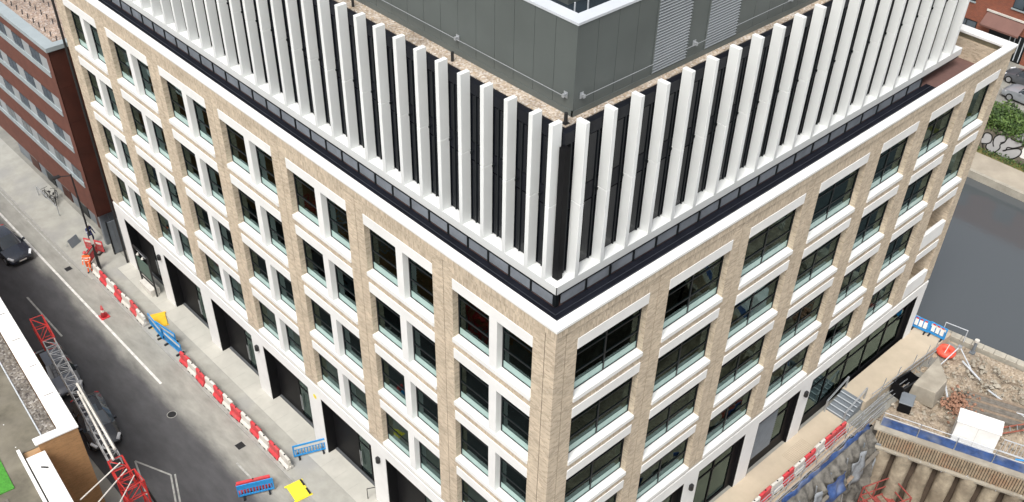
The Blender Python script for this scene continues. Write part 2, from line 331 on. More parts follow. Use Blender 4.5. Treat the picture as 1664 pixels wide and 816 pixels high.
# soil of the building site between the excavation, the terrace and the canal
def soil_mesh():
    nx, ny = 60, 80; mb = MB(); vs_ = []
    for j in range(ny + 1):
        y = -15 + (15 - 1.62) * j / ny
        xl = max(E0.x + 0.15, E0.x + 0.15 + (E1.x - E0.x) * ((E0.y - y) / (E0.y - E1.y))) if y < E0.y else E0.x + 0.1
        xr = 36.0 + (0.65 - y) * 0.175
        for i in range(nx + 1):
            x = xl + (xr - xl) * i / nx
            p = Vector((x, y, 0)); h = 0.5 * noise.fractal(p * 0.42, 0.8, 2.1, 5) + 0.16 * noise.fractal(p * 2.1 + Vector((7, 3, 0)), 0.8, 2, 4)
            e = min(1, (x - xl) / 1.6, (xr - x) / 1.0)
            vs_.append((x, y, -0.12 + max(-0.35, h) * max(0.05, e)))
    fs = [(j * (nx + 1) + i, j * (nx + 1) + i + 1, (j + 1) * (nx + 1) + i + 1, (j + 1) * (nx + 1) + i) for j in range(ny) for i in range(nx)]
    return mb.add(vs_, fs).build('site_soil', SOIL, smooth=True)
struct(soil_mesh())
# road: dark carriageway on top of the paler worn asphalt
def ribbon(name, x0, x1, y0, y1, z, m, wob=0.0):
    mb = MB(); n = 60 if wob else 1; vs_ = []
    for i in range(n + 1):
        y = y0 + (y1 - y0) * i / n
        a = wob * noise.noise(Vector((0.3, y * 0.35, 1))) + wob * 0.4 * noise.noise(Vector((4.3, y * 1.7, 1))); b = wob * noise.noise(Vector((9.3, y * 0.3, 5))) + wob * 0.4 * noise.noise(Vector((2.3, y * 1.5, 1)))
        vs_ += [(x0 + a, y, z), (x1 + b, y, z)]
    return mb.add(vs_, [(2 * i, 2 * i + 1, 2 * i + 3, 2 * i + 2) for i in range(n)]).build(name, m)
def road_mat():
    """dark carriageway whose verge side is bleached with dust, edge broken by noise"""
    m, t, b = _nt('road_asphalt'); L = t.links; p = _pos(t)
    sp = t.nodes.new('ShaderNodeSeparateXYZ'); L.new(p, sp.inputs[0])
    def nz(sc, det):
        n = t.nodes.new('ShaderNodeTexNoise'); n.inputs['Scale'].default_value = sc; n.inputs['Detail'].default_value = det; n.inputs['Roughness'].default_value = .65
        mp = t.nodes.new('ShaderNodeMapping'); mp.inputs['Scale'].default_value = (1, .35, 1); L.new(p, mp.inputs[0]); L.new(mp.outputs[0], n.inputs['Vector']); return n.outputs['Fac']
    a = t.nodes.new('ShaderNodeMath'); a.operation = 'MULTIPLY_ADD'; L.new(nz(.55, 6), a.inputs[0]); a.inputs[1].default_value = 1.9; L.new(sp.outputs['X'], a.inputs[2])
    mr = t.nodes.new('ShaderNodeMapRange'); mr.interpolation_type = 'SMOOTHSTEP'; mr.inputs['From Min'].default_value = -4.5; mr.inputs['From Max'].default_value = -3.2; L.new(a.outputs[0], mr.inputs['Value'])
    mx = t.nodes.new('ShaderNodeMix'); mx.data_type = 'RGBA'; mx.inputs['A'].default_value = (.068, .068, .072, 1); mx.inputs['B'].default_value = (.275, .27, .243, 1); L.new(mr.outputs[0], mx.inputs['Factor'])
    r2_ = t.nodes.new('ShaderNodeMapRange'); r2_.inputs['From Min'].default_value = .3; r2_.inputs['From Max'].default_value = .7; r2_.inputs['To Min'].default_value = .80; r2_.inputs['To Max'].default_value = 1.24; L.new(nz(1.6, 10), r2_.inputs['Value'])
    mm = t.nodes.new('ShaderNodeMix'); mm.data_type = 'RGBA'; mm.blend_type = 'MULTIPLY'; mm.inputs['Factor'].default_value = 1; L.new(mx.outputs['Result'], mm.inputs['A']); L.new(r2_.outputs[0], mm.inputs['B'])
    L.new(mm.outputs['Result'], b.inputs['Base Color']); b.inputs['Roughness'].default_value = .88
    n3 = t.nodes.new('ShaderNodeTexNoise'); n3.inputs['Scale'].default_value = 45; L.new(p, n3.inputs['Vector']); bu = t.nodes.new('ShaderNodeBump'); bu.inputs['Strength'].default_value = .35; bu.inputs['Distance'].default_value = .02; L.new(n3.outputs['Fac'], bu.inputs['Height']); L.new(bu.outputs[0], b.inputs['Normal'])
    return m
struct(ribbon('road', -10.4, -2.7, -30, 140, -.024, road_mat()))
mk = ribbon('centre_line', -4.46, -4.30, 29.0, 90, -.016, PAINT); struct(mk)
struct(ribbon('lane_mark', -7.05, -6.93, 37.2, 42.5, -.016, PAINTOLD))
struct(ribbon('lane_mark', -4.42, -4.30, 17.6, 20.3, -.016, PAINTOLD))
for x in (-3.22, -3.02): struct(ribbon('yellow_line', x - .04, x + .04, 44.0, 90, -.016, PAINTOLD))
# crossing tactile strip marks near the bottom of the street
for a, b in (((-8.6, 24.3), (-7.6, 22.0)), ((-8.6, 24.3), (-9.3, 21.6)), ((-7.6, 22.0), (-8.6, 19.5)), ((-7.4, 21.9), (-8.4, 19.4))):
    m_ = MB().beam((*a, -.017), (*b, -.017), .10, .006); struct(m_.build('kerb_mark', PAINTOLD))
# pavement on the building side with a kerb
pv = MB(); pv.box(-2.62, 0.0, -30, 41.4, -.03, .0); pv.box(-2.9, 0.0, 41.4, 140, -.03, .0)
struct(pv.build('pavement', PAVE))
kb = MB(); y = -6.0
while y < 80:
    xk = -2.62 if y < 41.3 else -2.9
    kb.box(xk - .15, xk, y + .008, y + .99, -.04, .012); y += 1.0
kerb = struct(MB().box(-2.63, -2.615, -6, 41.4, -.04, -.006).build('kerb', KERB)); stuff(kb.build('kerb_stone', KERB, kerb))
# paving flags along the shopfronts
fl = struct(MB().box(-.98, 0.66, .9, 41.4, -.03, .004).build('shopfront_paving', PLINTH))
pjm = MB()
for i in range(34): pjm.box(-.98, 0.0, 1.2 + i * 1.2 - .004, 1.2 + i * 1.2 + .004, .004, .007)
pjm.box(-.99, -.975, .9, 41.4, .002, .009); stuff(pjm.build('paving_joint', KERB, fl))
# opposite pavement
struct(MB().box(-11.6, -10.4, -30, 140, -.035, .06).build('far_pavement', PAVE))
# terrace by the right front
struct(MB().box(-2.6, 24.75, -2.5, 0.05, -.04, .0).build('terrace', TERR))
up_t = MB(); up_t.prism([(26.3, -1.62), (36.05, -1.9), (36.05, .05), (26.3, .05)], 0, .75)
up_t.prism([(34.02, .05), (36.05, .05), (36.05, 45), (34.02, 45)], 0, .75); struct(up_t.build('upper_terrace', TERR))
tj = MB()
for i in range(9):
    tj.box(19.6, 21.6, -.45 - i * .11, -.44 - i * .11, .0, .004)
for i in range(14): tj.box(19.6 + i * .15, 19.61 + i * .15, -1.35, -.45, .0, .004)
stuff(tj.build('tactile_paving', mat('paving_joint_brown', (0.33, 0.27, 0.20), 0.9)))
# canal
struct(MB().add([(30, -400, -1.2), (60, -400, -1.2), (60, 500, -1.2), (30, 500, -1.2)], [(0, 1, 2, 3)]).build('canal_water', WATER))
cw = struct(MB().prism([(36.2, 60), (36.2, .6), (38.0, -9.7), (39.2, -17), (40.2, -17), (36.75, .7), (36.75, 60)][::-1], -2.2, .0).build('canal_quay_wall', STONEC))
for i in range(26):
    a = Vector((36.47, 2.0 - i * .72, 0)); k = lambda yy: 36.47 + max(0, (.65 - yy)) * .175
    a.x = k(a.y); b = Vector((k(a.y - .69), a.y - .69, 0))
    bevel(MB().beam((a.x, a.y, .06), (b.x, b.y, .06), .55, .14).build('coping_stone', STONEC, cw), .02)
struct(MB().box(57.9, 61.6, -300, 400, -2.4, -.62).build('towpath', TOWPATH))
tc_ = struct(MB().box(57.55, 57.9, -300, 400, -2.4, -.56).build('towpath_edge', STONEC))
struct(MB().box(60.75, 61.6, -300, 400, -.64, -.60).build('verge', MOSSY))
struct(MB().box(64.2, 700, -400, 500, -2.4, 1.95).build('far_ground', ASPHALTOLD))
struct(MB().box(61.9, 64.2, -300, 400, -2.4, .6).build('planting_bed', MOSSY))

# ------------------------------------------------------------------ the office building
BLD = thing('office_building', 'buff brick office block with white window bands and a crown of white fins', 'building')
def put(o, side, u, z):
    """right front: local x runs along +X.  left front: local x runs along -Y, outward is local -y on both"""
    if side == 'R': o.location = (u, 0, z)
    else: o.location = (0, u, z); o.rotation_euler = (0, 0, -math.pi / 2)
    return o
T = [20.0, 16.28, 12.56, 8.84]
LB = [(5.77 + 5.83 * i, 4.60) for i in range(6)] + [(40.23, 4.08)]         # far end of each bay, width
RB = [(1.17, 4.01), (6.39, 4.00), (11.58, 3.97), (16.70, 3.95), (21.79, 3.23), (26.18, 3.27), (30.66, 2.51)]
YE, XE = 41.42, 34.0
def pier_mesh(wd, z0, z1, gr, dep=.5):
    mb = MB()
    mb.box(0, gr - .017, 0, dep, z0, z1); mb.box(gr + .017, wd, 0, dep, z0, z1); mb.box(gr - .017, gr + .017, .03, dep, z0, z1, 1)
    return mb
JOINT = mat('movement_joint', (0.05, 0.04, 0.03), 0.9)
# piers
for i, (y1, wd) in enumerate(LB):
    a = y1; b = (LB[i + 1][0] - LB[i + 1][1]) if i + 1 < len(LB) else YE
    o = pier_mesh(b - a, 5.38, 20.66, (b - a) - .55 if i + 1 < len(LB) else .6).build('brick_pier', [BRICK, JOINT], BLD); put(o, 'L', b, 0)
    o = MB().box(0, b - a, -.004, .66, 0, 4.45).build('white_pier', WHITE, BLD); put(o, 'L', b, 0)
for i, (x0, wd) in enumerate(RB):
    a = x0 + wd; b = RB[i + 1][0] if i + 1 < len(RB) else XE
    if i + 1 < len(RB):
        o = pier_mesh(b - a, 5.38, 20.66, .55).build('brick_pier', [BRICK, JOINT], BLD); put(o, 'R', a, 0)
    else:
        o = MB().box(0, b - a, 0, .5, 5.38, 20.66).build('brick_pier', BRICK, BLD); put(o, 'R', a, 0)
    if i != 4 and i != 5:
        o = MB().box(0, b - a, -.004, .5, 0, 4.45).build('white_pier', WHITE, BLD); put(o, 'R', a, 0)
# corner pier with a joint on each side
cp = MB()
for z0, z1 in ((5.38, 20.66),):
    cp.prism([(0, 0), (.533, 0), (.533, .03), (.567, .03), (.567, 0), (1.17, 0), (1.17, .5), (.5, .5), (.5, 1.17), (0, 1.17), (0, .567), (.03, .567), (.03, .533), (0, .533)], z0, z1)
cpo = cp.build('corner_pier', BRICK, BLD)
MB().box(.534, .566, .022, .034, 5.39, 20.65).box(.022, .034, .534, .566, 5.39, 20.65).build('movement_joint', JOINT, cpo)
MB().prism([(-.004, -.004), (1.17, -.004), (1.17, .5), (.5, .5), (.5, 1.17), (-.004, 1.17)], 0, 4.45).build('white_corner_pier', WHITE, BLD)
# ground storey white beam + grey recess strip
MB().prism([(-.012, -.012), (XE + .012, -.012), (XE + .012, .5), (.5, .5), (.5, YE), (-.012, YE)], 4.45, 5.18).build('white_beam', WHITE, BLD)
MB().prism([(.05, .05), (XE - .05, .05), (XE - .05, .5), (.5, .5), (.5, YE), (.05, YE)], 5.18, 5.505).build('recess_strip', GREYSTRIP, BLD)
# brick parapet courses and coping
MB().prism([(-.055, -.055), (XE + .055, -.055), (XE + .055, YE), (XE - .30, YE), (XE - .30, .30), (.30, .30), (.30, YE), (-.055, YE)], 20.66, 21.0).build('parapet_course', SOLDIER, BLD)
MB().prism([(.28, .28), (XE - .28, .28), (XE - .28, YE), (XE - .31, YE), (XE - .31, .31), (.31, .31), (.31, YE), (.28, YE)], 19.5, 20.995).build('inner_parapet', PARAIN, BLD)
cop = MB().prism([(-.10, -.10), (XE + .10, -.10), (XE + .10, YE), (XE - .60, YE), (XE - .60, .33), (.33, .33), (.33, YE), (-.10, YE)], 21.0, 21.14).build('coping', WHITE, BLD)
bevel(cop, .015)
# end wall and back wall
MB().box(XE - .5, XE - .002, .5, YE, 0, 20.66).build('end_wall', BRICK, BLD)
MB().box(.5, XE - .5, YE - .4, YE - .002, 0, 20.66).build('back_wall', BRICK, BLD)
# bays
def lintel(wd): return bevel(MB().box(0.002, wd - .002, -.018, .42, -.54, 0).build('lintel', WHITE, BLD), .012)
def sill(wd):
    return MB().extr([(-.055, -3.34), (.40, -3.34), (.40, -3.105), (.30, -3.105), (-.055, -3.13)], -.012, wd + .012).build('sill', WHITE, BLD)
def window_meshes(wd, ht, cols, rows, key, cache={}):
    if key in cache: return cache[key]
    fr = MB(); t_ = .055; d0, d1 = .29, .38
    fr.box(0, t_, d0, d1, 0, ht); fr.box(wd - t_, wd, d0, d1, 0, ht); fr.box(t_, wd - t_, d0, d1, 0, t_); fr.box(t_, wd - t_, d0, d1, ht - t_, ht)
    xs = [wd * c for c in cols]; zs = [ht * r_ for r_ in rows]
    for x in xs: fr.box(x - .04, x + .04, d0 + .004, d1 - .004, t_, ht - t_)
    ex = [t_] + [q for x in xs for q in (x - .04, x + .04)] + [wd - t_]
    ez = [t_] + [q for z in zs for q in (z - .028, z + .028)] + [ht - t_]
    panes = []
    for i in range(0, len(ex), 2):
        for z in zs: fr.box(ex[i], ex[i + 1], d0 + .008, d1 - .008, z - .028, z + .028)
        for j in range(0, len(ez), 2):
            panes.append(MB().box(ex[i] - .008, ex[i + 1] + .008, .335, .347, ez[j] - .008, ez[j + 1] + .008).mesh('pane', GLASS))
    lg = MB().box(t_ + .002, wd - t_ - .002, .318, .330, t_, .40).mesh('frosted_strip', FROST)
    bl = {f_: MB().box(t_ + .02, wd - t_ - .02, .42, .43, ht * (1 - f_), ht - .02).mesh('sky_reflection_sheet', SKYREFL) for f_ in (.35, .62, .84)}  # added sheets behind the panes, imitating pale sky reflections
    cache[key] = (fr.mesh('window', FRAME), panes, lg, bl); return cache[key]
SKYREFL = mat('pale_sky_reflection', (0.66, 0.74, 0.80), 0.8, var=0.06)  # grey-blue of reflected sky, put into the colour
def window(side, u, z, wd, ht, cols, rows, key, blind=None):  # blind: drop of the added sheet that mimics reflected sky, None without
    fm, panes, lg, bl = window_meshes(wd, ht, cols, rows, key)
    o = put(link('window', fm, BLD), side, u, z)
    for pm_ in panes: link('pane', pm_, o)
    link('frosted_strip', lg, o)
    if blind: link('sky_reflection_sheet', bl[blind], o)
    return o
H = 3.12 - .54
for i, (y1, wd) in enumerate(LB):
    for r_, t_ in enumerate(T):
        put(lintel(wd), 'L', y1, t_); put(sill(wd), 'L', y1, t_)
        m0 = wd * .478; m1 = m0 + .45
        put(MB().box(m0, m1, -.006, .40, -3.12, -.54).build('white_mullion', WHITE, BLD), 'L', y1, t_)
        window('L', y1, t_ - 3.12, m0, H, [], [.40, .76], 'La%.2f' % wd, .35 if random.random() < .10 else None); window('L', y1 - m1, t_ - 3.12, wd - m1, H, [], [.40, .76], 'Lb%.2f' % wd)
        if r_ < 3: put(MB().box(0, wd, .02, .42, -3.72, -3.34).build('brick_spandrel', SOLDIER, BLD), 'L', y1, t_)
    put(MB().box(0, wd, .0, .42, 20.0, 20.66).build('soldier_course', SOLDIER, BLD), 'L', y1, 0)
for i, (x0, wd) in enumerate(RB):
    for r_, t_ in enumerate(T):
        put(lintel(wd), 'R', x0, t_)
        if i == 6 and r_ >= 2:       # open loggias in the end bay
            lo = put(MB().box(.0, wd, -.02, .22, -3.34, -2.35).build('loggia_balustrade', WHITE, BLD), 'R', x0, t_)
            MB().box(0, wd, .22, 2.6, -3.34, -3.2).build('loggia_floor', TERR, lo); MB().box(0, wd, 2.6, 2.75, -3.3, -.1).build('loggia_back', BRICK, lo)
            MB().box(-.25, -.002, .5, 2.6, -3.3, -.1).build('loggia_side', BRICK, lo); MB().box(wd + .002, wd + .3, .5, 2.6, -3.3, -.1).build('loggia_side', BRICK, lo)
            MB().box(.4, 1.5, 2.56, 2.60, -3.2, -1.0).build('loggia_door', FRAME, lo); MB().box(0, wd, .42, 2.6, -.5, -.4).build('loggia_soffit', WHITE, lo)
        else:
            put(sill(wd), 'R', x0, t_)
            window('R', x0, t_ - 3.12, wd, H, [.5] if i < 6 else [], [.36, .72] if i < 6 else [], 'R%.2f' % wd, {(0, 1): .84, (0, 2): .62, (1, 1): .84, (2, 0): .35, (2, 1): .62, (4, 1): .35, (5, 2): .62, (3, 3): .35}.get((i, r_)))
        if r_ < 3: put(MB().box(0, wd, .02, .42, -3.72, -3.34).build('brick_spandrel', SOLDIER, BLD), 'R', x0, t_)
    put(MB().box(0, wd, .0, .42, 20.0, 20.66).build('soldier_course', SOLDIER, BLD), 'R', x0, 0)
# ground-storey shopfronts, left front (deep black recesses with glass doors)
GL = [b for b in LB]
for i, (y1, wd) in enumerate(GL):
    f = MB()
    f.box(0.0, .05, .02, .70, 0, 4.45); f.box(wd - .05, wd, .02, .70, 0, 4.45); f.box(.05, wd - .05, .02, .70, 4.33, 4.448)
    f.box(.05, wd * .52, .62, .70, 0, 4.33)
    a, b = wd * .52, wd - .05
    f.box(a, b, .62, .70, 0, .14); f.box(a, b, .62, .70, 4.2, 4.33); f.box(a, b, .625, .695, 2.55, 2.63)
    for q in (a, (a + b) / 2, b): f.box(q - .045, q + .045, .618, .702, .14, 4.2)
    o = put(f.build('shopfront', BLACK, BLD), 'L', y1, 0)
    for q0, q1 in ((a + .045, (a + b) / 2 - .045), ((a + b) / 2 + .045, b - .045)):
        MB().box(q0, q1, .655, .665, .14, 2.55).build('pane', SHOPGLASS, o); MB().box(q0, q1, .655, .665, 2.63, 4.2).build('pane', SHOPGLASS, o)
    MB().tube((a + .14, .56, .7), (a + .14, .56, 1.9), .018).tube((a + .26, .56, .7), (a + .26, .56, 1.9), .018).build('door_handle', STEEL, o)
# right front shopfronts
def shop_r(x0, wd, i):
    f = MB(); zb = 0 if x0 < 20 else .0
    f.box(0, .07, .02, .40, zb, 4.45); f.box(wd - .07, wd, .02, .40, zb, 4.45); f.box(.07, wd - .07, .02, .40, 4.3, 4.448)
    base = .16 if i < 3 else (.95 if i == 3 else .82)
    f.box(.07, wd - .07, .24, .36, zb, zb + base)
    rw = .45
    f.box(wd - .07 - rw, wd - .07, .245, .36, base, 4.3)
    n = 2 if wd < 6 else 5; a, b = .07, wd - .07 - rw
    for k in range(n + 1): q = a + (b - a) * k / n; f.box(q - .035, q + .035, .242, .362, base, 4.3)
    f.box(a, b, .25, .352, 3.05, 3.12)
    o = put(f.build('shopfront', BLACK, BLD), 'R', x0, 0)
    for k in range(n):
        q0 = a + (b - a) * k / n + .035; q1 = a + (b - a) * (k + 1) / n - .035
        dark = (i in (0, 3)) or (i == 2 and k == 0)
        MB().box(q0, q1, .295, .305, base, 3.05).build('pane', GLASSD if dark else SHOPGLASS, o); MB().box(q0, q1, .295, .305, 3.12, 4.3).build('pane', GLASSD if dark else SHOPGLASS, o)
        if i in (1, 2, 4) and not dark: MB().box(q0, q1, .52, .54, base, 4.25).build('blind', CREAMBLIND, o)
    if i == 3:
        lv = MB()
        for k in range(22): lv.box(.12, 2.2, .16, .235, 1.0 + k * .15, 1.06 + k * .15)
        stuff(lv.build('louvre_grille', GREYPANEL, o))
for i, (x0, wd) in enumerate(RB[:4]): shop_r(x0, wd, i)
shop_r(RB[4][0], RB[6][0] + RB[6][1] - RB[4][0], 4)
# wall lamps on the white piers
def wall_lamp(side, u, z):
    o = put(MB().tube((0, -.10, -.16), (0, -.10, .16), .13, 12).box(-.05, .05, -.10, .02, -.05, .05).build('wall_lamp', DARKMETAL, BLD), side, u, z)
for u in (12.15, 23.85, 35.5): wall_lamp('L', u, 3.9)
for u in (10.95, 21.2): wall_lamp('R', u, 3.75)
# storeys seen through the glass
for k, t_ in enumerate(T):
    MB().box(.46, XE - .52, .46, YE - .45, t_ - 4.15, t_ - 3.42).build('floor_slab', INTF, BLD)
MB().box(.46, XE - .52, .46, YE - .45, .01, .05).build('ground_floor', INTF, BLD)
MB().box(7.2, XE - .6, 7.2, YE - .6, .05, 19.5).build('core_wall', INTW, BLD)
for i in range(1, 6): MB().box(3.2, 3.7, 5.83 * i + .1, 5.83 * i + .6, .05, 19.5).build('column', LEDGE, BLD)
for i in range(1, 6): MB().box(5.1 * i + .3, 5.1 * i + .8, 3.2, 3.7, .05, 19.5).build('column', LEDGE, BLD)
# desks behind the glass
dk = MB().box(0, 1.5, 0, .75, .70, .74).box(.05, .10, .05, .7, 0, .7).box(1.4, 1.45, .05, .7, 0, .7).box(.4, .9, .15, .19, .85, 1.2, 1).mesh('desk', [PALEPANEL, BLACK])
for t_ in T:
    for k in range(7):
        if random.random() < .75: link('desk', dk, BLD, (2.2 + 4.3 * k + random.uniform(-.5, .5), 1.5 + random.uniform(0, .9), t_ - 3.42))
        if random.random() < .6: link('desk', dk, BLD, (1.6 + random.uniform(0, 1), 2.6 + 5.2 * k, t_ - 3.42), R(90))
# small round sticker on one pier, frost stickers
put(MB().tube((0, -.012, 0), (0, -.006, 0), .16, 16).build('round_sticker', LEMON, BLD), 'L', 18.0, 4.2)

# terrace behind the parapet
MB().prism([(.31, .31), (XE - .31, .31), (XE - .31, YE - .4), (.31, YE - .4)], 19.3, 19.6).build('terrace_floor', DECKRED, BLD)
gto = MB().prism([(.33, .33), (29.2, .33), (29.2, 2.0), (2.0, 2.0), (2.0, YE - .5), (.33, YE - .5)], 19.6, 19.72).build('roof_gutter', DECKDARK, BLD)
rb = MB()
for k in range(6):
    d = .45 + k * .25
    rb.box(d, 29.15, d - .015, d + .015, 19.72, 19.75); rb.box(d - .015, d + .015, d, YE - .55, 19.72, 19.75)
stuff(rb.build('gutter_rib', mat('gutter_rib_metal', (0.03, 0.034, 0.045), 0.4), gto))
# strip glazing under the white band
D = 2.04
def strip(side, first, last, step):
    u = first
    while u < last - .1:
        a, b = u, min(u + step, last)
        for nm, m_, q0, q1, d0, d1, z0, z1 in (('strip_pane', STRIPGLASS, a + .04, b - .04, D, D + .04, 19.74, 20.22), ('strip_post', FRAME, b - .04, b + .04, D - .05, D + .06, 19.72, 20.24)):
            mb = MB().box(d0, d1, q0, q1, z0, z1) if side == 'L' else MB().box(q0, q1, d0, d1, z0, z1)
            mb.build(nm, m_, BLD)
        u += step
strip('L', 2.15, YE - .6, 1.245); strip('R', 2.3, 28.6, 1.385)
MB().prism([(2.03, 2.03), (32.2, 2.03), (32.2, 2.12), (2.12, 2.12), (2.12, YE - .6), (2.03, YE - .6)], 20.22, 20.36).build('strip_head', FRAME, BLD)
MB().prism([(2.02, 2.02), (2.2, 2.02), (2.2, 2.2), (2.02, 2.2)], 19.72, 20.24).build('strip_corner_post', FRAME, BLD)
# white band, fins
band = MB().prism([(1.98, 1.98), (32.3, 1.98), (32.3, 2.57), (2.57, 2.57), (2.57, YE - .4), (1.98, YE - .4)], 20.36, 20.74).build('white_band', FINW, BLD)
MB().box(1.965, 1.99, 1.965, 1.99, 20.34, 20.75).build('band_joint', BLACK, band)
MB().prism([(2.30, 2.27), (2.56, 2.27), (2.56, 2.56), (2.30, 2.56)], 20.74, 26.49).build('corner_glazing', BLACK, BLD)
FZ0, FZ1 = 20.74, 27.42
fin_me = MB().box(-.02, .45, 0, .20, FZ0, 24.06).box(-.012, .442, .008, .192, 24.06, 24.08).box(-.02, .45, 0, .20, 24.08, FZ1).mesh('fin', FINW)
fin_mr = MB().box(0, .20, -.02, .45, FZ0, 24.06).box(.008, .192, -.012, .442, 24.06, 24.08).box(0, .20, -.02, .45, 24.08, FZ1).mesh('fin', FINW)
nL = 31; nR = 21
FY = lambda i: 2.62 if i == 0 else 3.61 + 1.266 * (i - 1)
for i in range(nL): bevel(link('fin', fin_me, BLD, (2.0, FY(i), 0)), .012)
for i in range(nR): bevel(link('fin', fin_mr, BLD, (2.94 + 1.405 * i, 2.0, 0)), .012)
# curtain wall behind the fins: dark panes between slim mullions
CWD = mat('curtain_glass', (0.004, 0.005, 0.008), 0.05, var=0.3, spec=0.30)
CWB = mat('curtain_spandrel', (0.007, 0.008, 0.012), 0.4, var=0.3, spec=0.2)
MB().prism([(2.56, 2.56), (32.1, 2.56), (32.1, YE - .4), (2.56, YE - .4)], 20.75, 26.49).build('curtain_core', BLACK, BLD)
pmL = [MB().box(2.50, 2.54, 0, 1.266 / 2 - .05, z0, z1).mesh('curtain_pane', m_) for z0, z1, m_ in ((20.78, 23.6, CWD), (23.65, 24.4, CWB), (24.45, 26.45, CWD))]
pmR = [MB().box(0, 1.405 / 2 - .05, 2.50, 2.54, z0, z1).mesh('curtain_pane', m_) for z0, z1, m_ in ((20.78, 23.6, CWD), (23.65, 24.4, CWB), (24.45, 26.45, CWD))]
cmL = MB().box(2.455, 2.56, -.025, .025, 20.76, 26.5).mesh('curtain_mullion', FRAME); cmR = MB().box(-.025, .025, 2.455, 2.56, 20.76, 26.5).mesh('curtain_mullion', FRAME)
for i in range(nL * 2 - 2):
    y = 2.70 + 1.266 / 2 * i
    link('curtain_mullion', cmL, BLD, (0, y, 0))
    for q in pmL: link('curtain_pane', q, BLD, (0, y + .025, 0))
for i in range(nR * 2):
    x = 2.80 + 1.405 / 2 * i
    link('curtain_mullion', cmR, BLD, (x, 0, 0))
    for q in pmR: link('curtain_pane', q, BLD, (x + .025, 0, 0))
bk = MB().box(-.02, .12, -.02, .02, -.05, .05).mesh('fin_bracket', FRAME)
for i in range(1, nL): link('fin_bracket', bk, BLD, (2.40, FY(i) - .06, 24.0))
for i in range(1, nR): link('fin_bracket', bk, BLD, (3.04 + 1.405 * i - .16, 2.40, 24.0), R(90))
# roof edge, gravel
MB().prism([(2.47, 2.47), (32.15, 2.47), (32.15, YE - .4), (2.47, YE - .4)], 26.5, 26.98).build('roof_fascia', CWB, BLD)
MB().prism([(2.76, 2.76), (32.0, 2.76), (32.0, YE - .5), (2.76, YE - .5)], 26.98, 27.02).build('roof_gravel', GRAVEL, BLD)
# plant room screen
PX, PY, PZ = 3.42, 3.08, 30.42
PR = MB().prism([(PX + .04, PY + .04), (29, PY + .04), (29, 38), (PX + .04, 38)], 27.0, 29.0).build('plant_room', PLANTD, BLD)
def plant_wall(side, L_, skips=()):
    u = 0; stepw = 1.02
    pm_ = (MB().box(0, .05, .008, stepw - .008, 27.25, PZ) if side == 'L' else MB().box(.008, stepw - .008, 0, .05, 27.25, PZ)).mesh('cladding_panel', PLANT)
    k = 0
    while u < L_ - .01:
        if not any(a <= k < b for a, b in skips):
            link('cladding_panel', pm_, PR, (PX, PY + u, 0) if side == 'L' else (PX + u, PY, 0))
        u += stepw; k += 1
plant_wall('L', 34.6); plant_wall('R', 25.5, ((4, 6), (7, 9)))
MB().prism([(PX + .05, PY + .05), (28.9, PY + .05), (28.9, 37.6), (28.6, 37.6), (28.6, PY + .35), (PX + .35, PY + .35), (PX + .35, 37.6), (PX + .05, 37.6)], 28.9, PZ - .01).build('screen_backing', PLANTD, PR)
MB().prism([(PX - .03, PY - .03), (29, PY - .03), (29, 37.7), (28.35, 37.7), (28.35, PY + .52), (PX + .52, PY + .52), (PX + .52, 37.7), (PX - .03, 37.7)], PZ, PZ + .09).build('screen_cap', CAP, PR)
MB().box(PX - .02, PX + .06, PY - .02, PY + 34.6, 27.0, 27.25).box(PX - .02, PX + 25.5, PY - .025, PY + .06, 27.0, 27.25).build('wall_base', PLANT, PR)
for k0, k1 in ((4, 6), (7, 9)):
    a, b = PX + 1.02 * k0 + .02, PX + 1.02 * k1 - .02; lv = MB(); nz = 27
    for k in range(nz):
        z = 27.3 + (PZ - 27.32) * k / nz
        lv.add([(a, PY - .04, z), (b, PY - .04, z), (b, PY + .015, z + .052), (a, PY + .015, z + .052)], [(0, 1, 2, 3)])
    stuff(lv.build('louvre_slat', SLAT, PR)); MB().box(a - .02, a + .03, PY - .035, PY + .06, 27.25, PZ).box(b - .03, b + .02, PY - .035, PY + .06, 27.25, PZ).build('louvre_frame', PLANT, PR)
    MB().box(a, b, PY + .045, PY + .07, 27.25, PZ).build('louvre_back', BLACK, PR)
# pipes and ribs inside the screen
for k in range(12): MB().tube((PX + .5 + k * .9, 4.4 + .2 * (k % 3), 29.0), (PX + .5 + k * .9, 4.4 + .2 * (k % 3), 30.3), .03).build('screen_rib', CAP, PR)
MB().box(6.6, 9.0, 6.6, 9.5, 29.0, 29.9).build('air_handler', PLANT, PR)
# fall-arrest wire along the plant room
wr = MB().tube((PX - .14, PY + .3, 27.75), (PX - .14, 37.5, 27.75), .012).tube((PX + .3, PY - .14, 27.75), (28.5, PY - .14, 27.75), .012).build('safety_wire', STEEL, BLD)
bm_ = MB().box(-.16, 0, -.05, .05, -.06, .06).box(-.02, .0, -.09, .09, -.12, .12).mesh('wire_bracket', STEEL)
for y in (3.45, 9.2, 15.2, 21, 27, 33): link('wire_bracket', bm_, wr, (PX - .01, y, 27.75))
for x in (3.8, 9.9, 16, 22, 28): link('wire_bracket', bm_, wr, (x, PY - .01, 27.75), R(90))
MB().tube((2.95, 2.95, 27.0), (2.95, 2.95, 27.42), .07, 10).box(2.83, 3.07, 2.83, 3.07, 27.0, 27.03).build('anchor_post', DARKMETAL, BLD)
for y in (9.0, 15.3, 21.5): MB().tube((2.95, y, 27.0), (2.95, y, 27.4), .06, 8).build('anchor_post', DARKMETAL, BLD)
# downpipes at the far party edge
for x in (-.12, .25): MB().tube((x, YE + .12, 0), (x, YE + .12, 20.6), .08, 8).build('downpipe', DARKMETAL, BLD)

